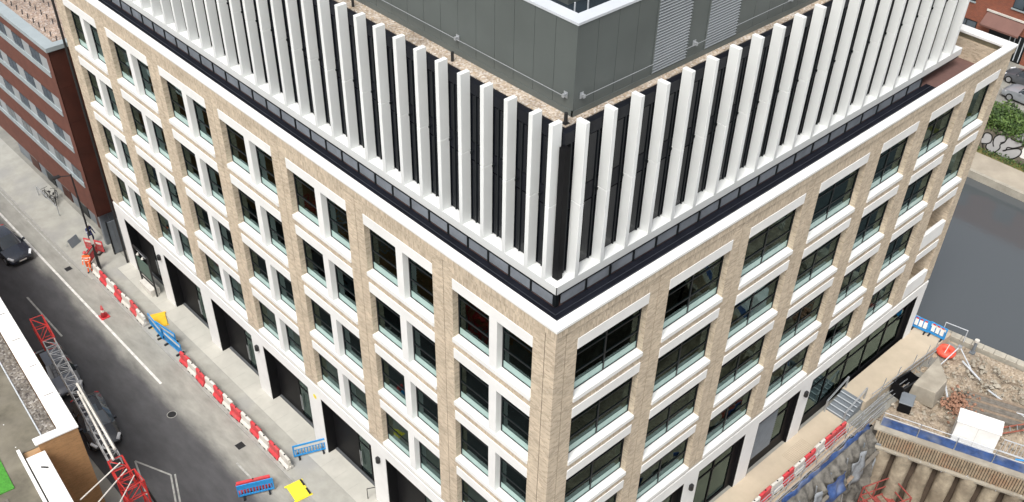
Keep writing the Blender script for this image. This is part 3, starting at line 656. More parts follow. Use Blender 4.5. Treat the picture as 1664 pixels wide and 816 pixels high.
# ------------------------------------------------------------------ neighbours
# terracotta block beyond the far end of the street front
RX, RY0, RY1, RZ = -.55, 43.75, 60.5, 15.35
RBD = thing('terracotta_building', 'dark red terracotta clad block with ribbon windows and pale metal roof edge', 'building', (0, 0, 0))
MB().box(RX + .06, 14, RY0 + .03, RY1, 2.9, RZ).build('core', TERRAD, RBD)
ZT = [14.65, 11.88, 9.11, 6.34]; zz = RZ
for zt in ZT + [None]:
    if zt is None: MB().box(RX, RX + .06, RY0, RY1, 2.88, zz).build('cladding_band', TERRA, RBD); break
    MB().box(RX, RX + .06, RY0, RY1, zt, zz).build('cladding_band', TERRA, RBD)
    MB().box(RX, RX + .06, RY0, RY0 + .62, zt - 1.30, zt).build('cladding_band', TERRA, RBD)
    zz = zt - 1.30
    y = RY0 + .62; k = random.randrange(2)
    while y < RY1 - .2:
        wd = 1.55 if k % 2 else 1.15; b = min(y + wd, RY1)
        if k % 2:
            o = MB().box(RX + .02, RX + .058, y, b, zt - .92, zt - .02).build('window', FRAME, RBD)
            MB().box(RX + .012, RX + .02, y + .06, (y + b) / 2 - .03, zt - .86, zt - .08).build('pane', CARGLASSP, o); MB().box(RX + .012, RX + .02, (y + b) / 2 + .03, b - .06, zt - .86, zt - .08).build('pane', CARGLASSP, o)
        else: MB().box(RX + .012, RX + .058, y + .01, b - .01, zt - .92, zt - .02).build('pale_panel', PALEPANEL, RBD)
        y = b; k += 1
    MB().box(RX - .05, RX + .058, RY0 + .62, RY1, zt - 1.30, zt - .92).build('window_apron', ZINC, RBD)
# side wall panels
for j in range(5):
    for i in range(4):
        MB().box(RX + .01 + i * 1.4, RX + 1.395 + i * 1.4, RY0 - .0, RY0 + .03, 2.9 + j * 2.47, 2.9 + j * 2.47 + 2.46).build('side_panel', TERRAD, RBD)
rc = MB().prism([(RX - .12, RY0 - .10), (14, RY0 - .10), (14, RY0 + .5), (RX + .62, RY0 + .5), (RX + .62, RY1), (RX - .12, RY1)], RZ, RZ + .28).build('roof_edge', ZINC, RBD)
MB().box(RX + .6, 14, RY0 + .5, RY1, RZ - .1, RZ + .10).build('roof', ROOFPAV, RBD)
rw = MB()
for k in range(40):
    rw.tube((RX + 1.0 + (k % 4) * .9, RY0 + .8 + (k // 4) * .85, RZ + .12), (RX + 1.25 + (k % 4) * .9, RY0 + 1.5 + (k // 4) * .85, RZ + .12), .03, 5)
stuff(rw.build('roof_ballast_strip', DARKMETAL, RBD))
MB().box(RX + .9, 14, RY0 + .4, RY1, 0, 2.88).build('ground_storey', GREYPANEL, RBD)
MB().box(RX + .3, RX + .9, RY0 + .6, RY0 + .9, 0, 2.88).build('ground_pier', GREYPANEL, RBD)
for k in range(5):
    o = MB().box(RX + .85, RX + .9, RY0 + 1.6 + k * 2.8, RY0 + 3.1 + k * 2.8, 0, 2.4).build('door', FRAME if k % 2 else TERRAD, RBD); MB().box(RX + .84, RX + .85, RY0 + 1.7 + k * 2.8, RY0 + 3.0 + k * 2.8, 1.0, 2.3).build('pane', CARGLASSP, o)
gf = thing('grey_side_gate', 'tall grey metal gate closing the gap beside the terracotta block', 'gate', (0, 43.0, 0))
for k in range(6): MB().box(.0 + k * .36 - .3, .33 + k * .36 - .3, -.03, .03, .05, 2.7).build('gate_board', GREYPANEL, gf)
MB().box(-.38, -.3, -.06, .06, 0, 2.8).box(1.86, 1.94, -.06, .06, 0, 2.8).build('gate_post', FRAME, gf)

# low building with white copings on the near side of the street
LA = R(-5.6)
LBD = thing('low_roof_building', 'low brick building with broad white copings and a dirty flat roof', 'building', (-11.42, 21.75, 0), LA)
def lb(mb, n, m_): return mb.build(n, m_, LBD)
lb(MB().box(-22, 0, 0, 34, 0, 6.3), 'brick_wall', ORANGEBRICK)
lb(MB().box(-22, -1.95, -30, -.002, 0, 5.9), 'brick_wall', ORANGEBRICK)
lb(MB().box(-.28, 0.002, -.002, 34, 6.3, 6.86), 'parapet', ORANGEBRICK); lb(MB().box(-1.95, -.28, -.002, .3, 6.3, 6.86), 'parapet', ORANGEBRICK)
bevel(lb(MB().box(-.86, .06, .42, 34, 6.86, 6.99), 'coping', COPEW), .02); bevel(lb(MB().box(-2.1, .06, -.06, .415, 6.862, 6.992), 'coping', COPEW), .02)
lb(MB().box(-2.25, -1.95, -30, -.06, 5.9, 6.5), 'parapet', ORANGEBRICK); bevel(lb(MB().box(-2.72, -1.80, -30, -.30, 6.5, 6.62), 'coping', COPEW), .02)
lb(MB().box(-2.95, -2.80, -30, .38, 6.3, 6.72), 'edge_trim', COPEW)
lb(MB().box(-22, -.86, .42, 34, 6.3, 6.34), 'roof', DIRTROOF); lb(MB().box(-22, -2.72, -30, .42, 6.3, 6.336), 'roof', DIRTROOF)
lb(MB().box(-1.55, -.86, .45, 33, 6.34, 6.40), 'gravel_strip', speckle_mat('dark_gravel', [(.10, .085, .07), (.22, .20, .17), (.06, .05, .045), (.34, .32, .29)], 9)); lb(MB().tube((-1.60, .5, 6.42), (-1.60, 33, 6.42), .04), 'edge_pipe', CAP)
lb(MB().box(-7.5, -3.75, -1.6, 2.4, 6.336, 6.39), 'green_mat', GREENTURF)
for k in range(8): lb(MB().box(-5.4 + k * .15, -5.28 + k * .15, -4.4, -2.1, 6.336, 6.40), 'deck_board', TIMBERG)
for k in range(4): lb(MB().box(-2.9, -2.85, 1.0 + k * 1.9, 1.05 + k * 1.9, 6.34, 6.345).box(-3.8 - k * .2, -3.6 - k * .2, 3 + k * 2.2, 3.15 + k * 2.2, 6.34, 6.37), 'roof_scrap', COPEW)
lb(MB().tube((-2.3, -1.3, 6.62), (-2.05, -1.55, 6.66), .05), 'bird_spike', DARKMETAL)
for k in range(5): lb(MB().box(-.4 - random.random() * .3, -.15, 3 + k * 2.6, 3.05 + k * 2.6, 6.99, 7.0), 'coping_stain', TIMBERG)
# red brick houses beyond the canal
HX = 73.2
HB = thing('brick_flats', 'red brick flats beyond the canal with dark windows and a pink entrance canopy', 'building')
MB().box(HX, HX + 12, -8, 40, 1.95, 13).build('wall', REDBRICK, HB)
def hwin(y, z, wd, ht):
    o = MB().box(HX - .05, HX - .002, y, y + wd, z, z + ht).build('window', FRAME, HB)
    for k in range(2): MB().box(HX - .06, HX - .05, y + .07 + k * wd / 2, y + wd / 2 - .05 + k * wd / 2, z + .08, z + ht - .08).build('pane', CARGLASSP, o)
    MB().box(HX - .10, HX - .004, y - .08, y + wd + .08, z - .14, z - .01).build('window_sill', ZINC, o)
for y, z in ((8.8, 2.9), (8.2, 6.0), (12.9, 6.6), (17.5, 2.7), (18.3, 6.0), (5, 2.9), (4.5, 6.0), (12.6, 9.8), (17.8, 9.6), (7.8, 9.6)): hwin(y, z, 2.0, 1.6)
pc = MB().add([(HX - 1.0, 13.2, 4.7), (HX - 1.0, 16.9, 4.7), (HX, 16.9, 5.6), (HX, 13.2, 5.6)], [(0, 1, 2, 3)]).box(HX - 1.04, HX - .96, 13.2, 16.9, 4.55, 4.7).build('canopy', PINK, HB)
MB().box(HX - .12, HX - .01, 13.1, 17.0, 5.62, 5.78).build('canopy_flashing', WPLAST, pc)
o = MB().box(HX - .08, HX - .003, 12.6, 16.2, 2.0, 4.4).build('entrance', FRAME, HB)
for k in range(4): MB().box(HX - .10, HX - .08, 12.75 + k * .45, 12.83 + k * .45, 2.1, 4.3).build('entrance_bar', CAP, o)
MB().tube((HX - .25, 8.4, 3.8), (HX - .05, 8.4, 3.8), .13, 10).build('bulkhead_lamp', WPLAST, HB)

# graffiti wall with ivy hedge
GW = thing('graffiti_wall', 'old canal wall sprayed with grey bubble letters outlined in black', 'wall')
MB().box(61.6, 61.95, -60, 120, -.7, 1.45).build('wall', WALLDARK, GW)
def blob(cy, cz, pts, z_out, name, m_, grow=0):
    mb = MB(); n = len(pts); P = []
    for k in range(n * 6):
        i, t_ = divmod(k, 6); t_ /= 6
        p0, p1, p2, p3 = [Vector(pts[(i + q) % n]) for q in (-1, 0, 1, 2)]
        P.append(0.5 * ((2 * p1) + (p2 - p0) * t_ + (2 * p0 - 5 * p1 + 4 * p2 - p3) * t_ * t_ + (3 * p1 - p0 - 3 * p2 + p3) * t_ ** 3))
    c = sum(P, Vector((0, 0))) / len(P)
    if grow: P = [p + (p - c).normalized() * grow for p in P]
    x = 61.6 - z_out
    mb.add([(x, cy - p.x, cz + p.y) for p in P], [tuple(range(len(P)))])
    mb.build(name, m_, GW)
# sprayed letters: outlines as (y, z) on the wall
FILL = {'P': [(9.34, -0.22), (9.46, 0.25), (9.39, 0.64), (9.03, 0.91), (8.68, 0.74), (8.62, 0.33), (8.83, -0.03), (8.93, -0.21)], 'U': [(8.93, -0.08), (8.82, -0.51), (8.46, -0.7), (8.11, -0.54), (7.84, -0.15), (7.82, 0.3), (7.53, 0.7), (7.45, 1.08), (7.67, 1.23), (8.06, 1.17), (8.39, 0.93), (8.49, 0.52), (8.69, 0.17)], 'E': [(7.82, 0.3), (8.0, -0.4), (7.58, -0.65), (6.94, -0.63), (6.39, -0.35), (6.02, 0.16), (6.04, 0.59), (6.39, 0.62), (6.02, 1.03), (6.19, 1.27), (6.83, 1.19), (7.35, 1.2), (7.55, 0.64)], 'W': [(6.0, 0.01), (5.99, 0.72), (5.87, 1.03), (5.37, 1.18), (5.04, 0.29), (5.48, -0.0)], 'O': [(7.11, 1.41), (6.97, 1.69), (6.46, 2.0), (5.75, 2.2), (5.48, 1.47), (6.04, 1.3), (6.51, 1.29)]}
STROKE = [[(9.33, -0.24), (8.96, -0.12), (8.67, 0.13), (8.63, 0.46), (8.76, 0.79), (9.1, 0.87), (9.37, 0.69), (9.41, 0.23)], [(8.29, -0.09), (8.46, 0.27), (8.47, 0.71), (8.2, 1.09), (7.77, 1.24), (7.52, 1.1), (7.57, 0.68), (7.83, 0.32), (7.76, -0.02), (8.04, -0.51), (8.46, -0.7), (8.85, -0.44), (8.9, -0.11)], [(7.87, 0.44), (7.57, 0.7)], [(8.08, -0.52), (7.58, -0.65), (6.94, -0.63), (6.39, -0.36), (6.02, 0.16), (6.05, 0.56), (6.38, 0.6), (6.94, 0.27), (7.45, -0.1), (7.25, 0.02), (7.17, 0.34), (6.7, 0.49), (6.09, 1.0), (6.13, 1.3)], [(7.23, 1.2), (6.86, 1.16), (6.25, 1.22)], [(7.09, 1.46), (6.91, 1.74), (6.44, 1.97)], [(9.22, -0.25), (9.04, -0.61), (8.83, -0.74)]]
for k, (nm, pts) in enumerate(FILL.items()):
    blob(0, .05, [(-a, b) for a, b in pts], .004 + .002 * k, 'letter_fill', GRAFG if nm != 'W' else COPEW)
for k, pts in enumerate(STROKE):
    P = [Vector((61.6 - .018 - .002 * k, a, b + .05)) for a, b in pts]; Q = []
    for i in range(len(P) - 1):
        p0, p1, p2, p3 = P[max(i - 1, 0)], P[i], P[i + 1], P[min(i + 2, len(P) - 1)]
        for q in range(5): t_ = q / 5; Q.append(0.5 * ((2 * p1) + (p2 - p0) * t_ + (2 * p0 - 5 * p1 + 4 * p2 - p3) * t_ * t_ + (3 * p1 - p0 - 3 * p2 + p3) * t_ ** 3))
    Q.append(P[-1]); mb = MB(); vs_ = []
    for i, p in enumerate(Q):
        d = (Q[min(i + 1, len(Q) - 1)] - Q[max(i - 1, 0)]).normalized(); nn = Vector((0, -d.z, d.y)) * .055; vs_ += [p - nn, p + nn]
    mb.add(vs_, [(2 * i, 2 * i + 1, 2 * i + 3, 2 * i + 2) for i in range(len(Q) - 1)]).build('letter_outline', GRAFB, GW)
def leaf_mass(n, boxf, size):
    mbs = [MB(), MB(), MB()]
    for _ in range(n):
        p = boxf()
        if p is None: continue
        s_ = size * random.uniform(.6, 1.4); nrm = Vector((random.gauss(-.4, .7), random.gauss(0, .7), random.gauss(.5, .6))).normalized()
        q = nrm.to_track_quat('Z', 'Y'); a = random.random() * 6.28; c, d = math.cos(a), math.sin(a)
        vs_ = [p + q @ Vector((s_ * (x * c - y_ * d), s_ * (x * d + y_ * c), 0)) for x, y_ in ((-.9, 0), (0, -.5), (1, 0), (0, .55))]
        k = 0 if random.random() < .5 else (1 if noise.noise(p * 1.1) > -.05 else 2)
        mbs[k].add(vs_, [(0, 1, 2, 3)])
    return mbs
HG = thing('ivy_hedge', 'dense green ivy hedge tumbling over the graffiti wall', 'hedge')
def hb():
    y = random.uniform(-6, 30); t_ = random.random()
    bul = .45 * noise.noise(Vector((y * .5, 2, 0))) + .2 * noise.noise(Vector((y * 1.7, 4, 0)))
    if random.random() < .55:
        x = 61.5 + random.uniform(0, 3.2); z = 2.35 + bul + .35 * noise.noise(Vector((x * 1.2, y * 1.2, 0))) + random.uniform(-.35, .1) - .25 * max(0, 62.2 - x)
    else:
        z = random.uniform(1.15 + .3 * noise.noise(Vector((y * .8, 9, 0))), 2.35 + bul); x = 61.5 - .15 * noise.noise(Vector((y, z * 2, 0))) + random.uniform(-.05, .5)
    return Vector((x, y, z))
for mb, m_ in zip(leaf_mass(26000, hb, .13), (LEAF1, LEAF2, LEAF3)): stuff(mb.build('foliage', m_, HG))
for k in range(18): MB().tube((62.3 + random.random(), -5 + k * 1.9, .5), (62.2 + random.random() * 1.4, -5 + k * 1.9 + random.uniform(-.5, .5), 1.9), .035, 5).build('stem', TIMBER, HG)
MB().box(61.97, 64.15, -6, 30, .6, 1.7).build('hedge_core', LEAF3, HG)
wd_ = MB()
vg = leaf_mass(2600, lambda: Vector((random.uniform(60.75, 61.6), random.uniform(-6, 26), -.6 + random.random() ** 2 * .4)), .10)
for mb, m_ in zip(vg, (LEAF1, LEAF2, LEAF3)):
    o = mb.build('verge_weeds', m_); stuff(o); o['label'] = 'low green weeds along the foot of the graffiti wall'; o['category'] = 'weeds'

# ------------------------------------------------------------------ street furniture and traffic management
ORD = ['first', 'second', 'third', 'fourth', 'fifth', 'sixth', 'seventh', 'eighth', 'ninth', 'tenth']
BPROF = [(-.23, 0), (.23, 0), (.23, .14), (.10, .30), (.09, .74), (.06, .80), (-.06, .80), (-.09, .74), (-.10, .30), (-.23, .14)]
def water_barrier(loc, rz, m_, ln, label, group):
    t_ = thing('water_barrier', label, 'barrier', loc, rz, group)
    bevel(MB().extr(BPROF, -ln / 2 + .02, ln / 2 - .02).build('body', m_, t_), .02, 2)
    MB().box(-ln / 2 - .03, -ln / 2 + .04, -.05, .05, .12, .22).box(-ln / 2 - .03, -ln / 2 + .04, -.05, .05, .52, .62).build('hinge_lug', m_, t_)
    MB().tube((0, 0, .79), (0, 0, .83), .05, 8).build('filler_cap', DARKMETAL, t_)
    for sx in (-.25, .25): MB().box(sx - .10, sx + .10, -.245, .245, .03, .10).build('fork_slot', DARKMETAL, t_)
    return t_
def chain(y0, y1, cols, ref):
    st = (y1 - y0) / len(cols); cnt = {'R': 0, 'W': 0}
    for i, c in enumerate(cols):
        nm = 'red' if c == 'R' else 'white'; o_ = ORD[cnt[c]]; cnt[c] += 1
        water_barrier((-2.34 + random.uniform(-.07, .07), y0 + st * (i + .5), .012), R(90 + random.uniform(-4, 4)), RED if c == 'R' else WPLAST, abs(st),
                      '%s plastic road barrier, %s %s one counting from the %s' % (nm, o_, nm, ref), 'red and white barriers along the kerb')
chain(34.5, 42.0, 'WRWRWRW', 'blue barriers towards the orange worker')
chain(30.0, 17.8, 'RWRWRWRWRWRW', 'blue barriers towards the yellow board')
def blue_barrier(loc, rz, label, m_=None, ln=2.0, tilt=0):
    m_ = m_ or BLUE
    t_ = thing('pedestrian_barrier', label, 'barrier', loc, rz)
    if tilt: t_.rotation_euler[0] = tilt
    MB().box(-ln / 2, ln / 2, -.03, .03, .92, 1.02).box(-ln / 2, ln / 2, -.03, .03, .12, .22).box(-ln / 2, -ln / 2 + .08, -.03, .03, .22, .92).box(ln / 2 - .08, ln / 2, -.03, .03, .22, .92).box(-ln / 2 + .08, ln / 2 - .08, -.03, .03, .66, .72).build('frame', m_, t_)
    bm2 = MB().box(-.03, .03, -.022, .022, .22, .66).mesh('bar', m_)
    n = 11
    for k in range(n): link('bar', bm2, t_, (-ln / 2 + .08 + (ln - .16) * (k + .5) / n, 0, 0))
    MB().box(-ln / 2 + .08, ln / 2 - .08, -.026, .026, .72, .92).build('reflective_board', m_ if random.random() < .5 else WPLAST, t_)
    for sx in (-.7, .7): MB().box(sx * ln / 2 - .05, sx * ln / 2 + .05, -.28, .28, 0, .10).build('foot', DARKMETAL, t_)
    return t_
blue_barrier((-2.25, 33.4, 0.012), R(86), 'blue plastic pedestrian barrier beside the orange board, in line with the kerb barriers')
blue_barrier((-2.2, 31.25, 0.012), R(93), 'blue plastic pedestrian barrier adjoining the red barrier in the kerb line')
blue_barrier((-.80, 18.0, 0.0), R(-22), 'bright blue pedestrian barrier standing across the pavement against a white pier')
blue_barrier((-4.75, 17.55, 0), R(-24), 'blue pedestrian barrier on the road in front of a red barrier')
water_barrier((-4.6, 18.0, -.02), R(-24), RED, 1.9, 'long red barrier lying on the road behind a blue barrier', None)
def board(loc, rz, sx, sy, m_, label):
    t_ = thing('trench_board', label, 'board', loc, rz)
    bevel(MB().box(-sx / 2, sx / 2, -sy / 2, sy / 2, .02, .075).build('plate', m_, t_), .02)
    for a in (-1, 1):
        MB().box(a * sx * .30 - .25, a * sx * .30 + .25, -sy / 2 - .004, -sy / 2 + .10, .075, .10).build('grip_edge', DARKMETAL if m_ is LEMON else m_, t_)
        MB().box(a * sx * .5 - .06, a * sx * .5 + .06, -sy / 2 - .08, sy / 2 + .08, 0, .03).build('edge_ramp', m_, t_)
board((-1.55, 34.45, .01), R(70), 1.35, .95, YELLOW, 'orange-yellow trench cover board on the pavement behind the barriers')
board((-2.9, 16.2, .0), R(82), 1.25, .95, LEMON, 'lemon yellow trench board lying on the road edge')
cn = thing('traffic_cone', 'orange-red traffic cone standing on the road', 'cone', (-4.05, 37.2, -.02))
MB().tube((0, 0, .05), (0, 0, .95), .21, 16, r1=.045).build('body', RED, cn, smooth=True); MB().box(-.29, .29, -.29, .29, 0, .06).build('base', RED, cn); MB().tube((0, 0, .45), (0, 0, .62), .142, 16, r1=.108).build('sleeve', WPLAST, cn)
# hoop handrail outside a shop door
hr = MB().path([(-.35, 13.15, 0), (-.35, 13.15, .85), (-.35, 13.05, .95), (.45, 12.65, .95), (.45, 12.6, .85), (.45, 12.6, 0)], .025).build('hoop_rail', DARKMETAL)
tag(hr, 'black hoop handrail outside a recessed shop door', 'handrail')
# open gate leaf with board in the far shopfront
gt = thing('hoarding_frame', 'black metal frame holding a dark green board in the far doorway', 'frame', (-.42, 37.7, 0), R(-90))
MB().box(-1.0, -.93, -.05, .05, 0, 3.3).box(.93, 1.0, -.05, .05, 0, 3.3).box(-.93, .93, -.05, .05, 3.2, 3.3).build('post', DARKMETAL, gt)
MB().box(-.93, .93, -.02, .02, 1.2, 2.5).build('board', GREENB, gt); MB().box(-.93, .93, -.03, .03, .75, .83).box(-.93, .93, -.03, .03, 1.08, 1.16).build('rail', DARKMETAL, gt)
MB().box(-.8, .8, -.30, .35, .02, .5).build('pallet_stack', WPLAST, gt); MB().tube((-.9, 0, 3.2), (.9, -.1, 3.25), .03).build('light_bar', STEEL, gt)
for sx in (-.3, .35): MB().tube((sx, -.06, 3.05), (sx, -.12, 2.9), .05, 8, r1=.10).build('spot_lamp', WPLAST, gt)
# lamp column
lp = thing('lamp_column', 'tall black street lamp column beside the orange worker', 'street lamp', (-1.9, 42.15, 0))
MB().tube((0, 0, 0), (0, 0, 1.4), .11, 10).tube((0, 0, 1.4), (0, 0, 7.8), .075, 10, r1=.05).build('column', DARKMETAL, lp)
MB().tube((0, 0, 7.7), (-.7, .15, 7.85), .035, 8).build('arm', DARKMETAL, lp); MB().box(-1.15, -.65, .05, .28, 7.8, 7.92).build('lantern', DARKMETAL, lp)
MB().box(-.09, .09, -.13, -.10, 2.2, 2.9).build('notice_plate', WPLAST, lp)
# red mesh gates between the two men
for k, (x, y, a) in enumerate(((-1.75, 43.4, 40), (-1.2, 44.2, -60))):
    o = blue_barrier((x, y, 0), R(a), ('red plastic gate panel leaning beside the lamp column' if k == 0 else 'red plastic gate panel at the feet of the navy worker'), RED, 1.5)
# low grey sign frame on the pavement
sg = thing('pavement_sign', 'small grey folding sign on the pavement near the lamp column', 'sign', (-2.0, 46.0, 0), R(25))
MB().add([(-.45, -.25, .02), (.45, -.25, .02), (.45, 0, .6), (-.45, 0, .6), (-.45, -.22, .02), (.45, -.22, .02), (.45, .03, .6), (-.45, .03, .6)], [(0, 1, 2, 3), (4, 5, 6, 7), (0, 1, 5, 4), (2, 3, 7, 6), (1, 2, 6, 5), (0, 3, 7, 4)]).build('panel', GREYPANEL, sg)
MB().tube((-.42, .3, 0), (-.42, .02, .6), .02).tube((.42, .3, 0), (.42, .02, .6), .02).build('strut', STEEL, sg)
# bicycles at their rail
def bicycle(loc, rz, label):
    t_ = thing('bicycle', label, 'bicycle', loc, rz)
    for x in (-.52, .52):
        wl = MB().torus((x, 0, .34), .32, .022, 'Y', 20, 5).build('wheel', TYRE, t_)
        sp_ = MB()
        for k in range(6): a = k * math.pi / 6; sp_.tube((x - .3 * math.cos(a), 0, .34 - .3 * math.sin(a)), (x + .3 * math.cos(a), 0, .34 + .3 * math.sin(a)), .006, 4)
        stuff(sp_.build('spokes', STEEL, wl))
    MB().tube((-.52, 0, .34), (-.1, 0, .30), .018).tube((-.1, 0, .30), (-.22, 0, .85), .018).tube((-.2, 0, .78), (.36, 0, .82), .018).tube((-.1, 0, .30), (.38, 0, .72), .02).tube((-.52, 0, .34), (-.2, 0, .78), .014).tube((.52, 0, .34), (.36, 0, .92), .018).build('frame', DARKMETAL, t_)
    MB().tube((.36, -.28, .98), (.36, .28, .98), .016).tube((.36, 0, .9), (.36, 0, .98), .016).build('handlebar', DARKMETAL, t_); MB().box(-.36, -.10, -.07, .07, .86, .92).build('saddle', DARKMETAL, t_)
    MB().tube((-.1, -.14, .18), (-.1, .14, .42), .012).torus((-.1, .03, .30), .09, .012, 'Y', 10, 4).build('crank', DARKMETAL, t_)
bicycle((-.55, 51.9, 0), R(60), 'black bicycle leaning across the rail outside the terracotta block')
bicycle((-.85, 52.4, 0), R(100), 'black bicycle parked nearest the kerb outside the terracotta block')
rl = MB().path([(-1.2, 50.0, 0), (-1.2, 50.0, .8), (-1.2, 53.6, .8), (-1.2, 53.6, 0)], .03).build('cycle_rail', STEEL); tag(rl, 'low steel cycle rail on the pavement behind the bicycles', 'rail')

# ------------------------------------------------------------------ people
def person(name, label, loc, rz, cloth, arms, hat=None, lean=0.0, stride=.16):
    t_ = thing(name, label, 'person', loc, rz)
    V_ = []; E_ = []; Rr = []
    def v(p, r_, par=None):
        V_.append(p); Rr.append(r_)
        if par is not None: E_.append((par, len(V_) - 1))
        return len(V_) - 1
    pel = v((0, 0, .95), .15); sp1 = v((0, lean * .3, 1.12), .145, pel); ch = v((0, lean * .7, 1.34), .165, sp1); nk = v((0, lean, 1.50), .06, ch); hd0 = v((0, lean - .02, 1.60), .085, nk); hd1 = v((0, lean - .02, 1.70), .085, hd0)
    for s_ in (-1, 1):
        h = v((.10 * s_, 0, .90), .11, pel); k = v((.11 * s_, -stride * s_ * .5 - .04, .50), .075, h); a = v((.11 * s_, stride * s_ * .3, .09), .05, k); f_ = v((.12 * s_, stride * s_ * .3 - .17, .04), .04, a)
        sh = v((.20 * s_, lean * .75, 1.40), .07, ch); el, wr = arms[0 if s_ < 0 else 1]
        e_ = v((el[0] * s_, el[1], el[2]), .05, sh); w_ = v((wr[0] * s_, wr[1], wr[2]), .036, e_)
        d = (Vector(wr) - Vector(el)).normalized(); pm_ = v((wr[0] * s_ + d.x * s_ * .06, wr[1] + d.y * .06, wr[2] + d.z * .06), .034, w_)
        for q in range(5):
            o_ = (q - 2) * .02; ln = (.05, .07, .085, .08, .06)[q]
            v((wr[0] * s_ + d.x * s_ * (.06 + ln) + o_, wr[1] + d.y * (.06 + ln) - (.03 if q == 0 else .01), wr[2] + d.z * (.06 + ln)), .009, pm_)
    me = bpy.data.meshes.new('body'); me.from_pydata(V_, E_, []); me.materials.append(cloth)
    o = link('body', me, t_); mo = o.modifiers.new('skin', 'SKIN')
    for i, sv in enumerate(me.skin_vertices[0].data): sv.radius = (Rr[i], Rr[i]); sv.use_root = (i == 0)
    o.modifiers.new('subsurf', 'SUBSURF').levels = 2; o.modifiers['subsurf'].render_levels = 2
    hm = MB()
    for j in range(5):
        for i in range(12):
            a = 2 * math.pi * i / 12; b = j / 5 * math.pi / 2; hm.v.append((.125 * math.cos(b) * math.cos(a), lean - .02 + .145 * math.cos(b) * math.sin(a), 1.68 + .13 * math.sin(b)))
    for j in range(4):
        for i in range(12): hm.f.append((j * 12 + i, j * 12 + (i + 1) % 12, (j + 1) * 12 + (i + 1) % 12, (j + 1) * 12 + i)); hm.m.append(0)
    hm.f.append(tuple(48 + i for i in range(12))); hm.m.append(0)
    hm.build('helmet' if hat else 'hair', hat or DARKMETAL, t_, smooth=True)
    MB().box(-.035, .035, lean - .13, lean - .09, 1.585, 1.64).box(-.05, -.02, lean - .115, lean - .10, 1.655, 1.668).box(.02, .05, lean - .115, lean - .10, 1.655, 1.668).build('face', SKIN, t_)
    return t_
HIVIS = stripe_z_mat('orange_hi_vis', [(0, (.02, .02, .02)), (.10, (.80, .13, .03)), (.36, (.75, .75, .7)), (.43, (.80, .13, .03)), (1.05, (.75, .75, .7)), (1.12, (.85, .14, .03)), (1.25, (.75, .75, .7)), (1.31, (.85, .14, .03)), (1.50, (.42, .26, .18))])
NAVY = stripe_z_mat('navy_workwear', [(0, (.02, .02, .02)), (.10, (.02, .025, .06)), (.92, (.03, .035, .12)), (1.20, (.55, .56, .6)), (1.27, (.03, .035, .12)), (1.50, (.42, .26, .18))])
ARM = ((.27, -.02, 1.13), (.27, -.16, .93)); ARM2 = ((.27, -.10, 1.15), (.20, -.33, 1.12))
person('person', 'worker in orange hi-vis jacket and trousers standing by the kerb barriers', (-2.55, 42.25, 0.0), R(-35), HIVIS, (ARM, ARM2), RED)
person('person', 'person in dark navy clothes and white cap by the lamp column', (-.95, 45.2, 0.0), R(20), NAVY, (ARM2, ARM), WPLAST)

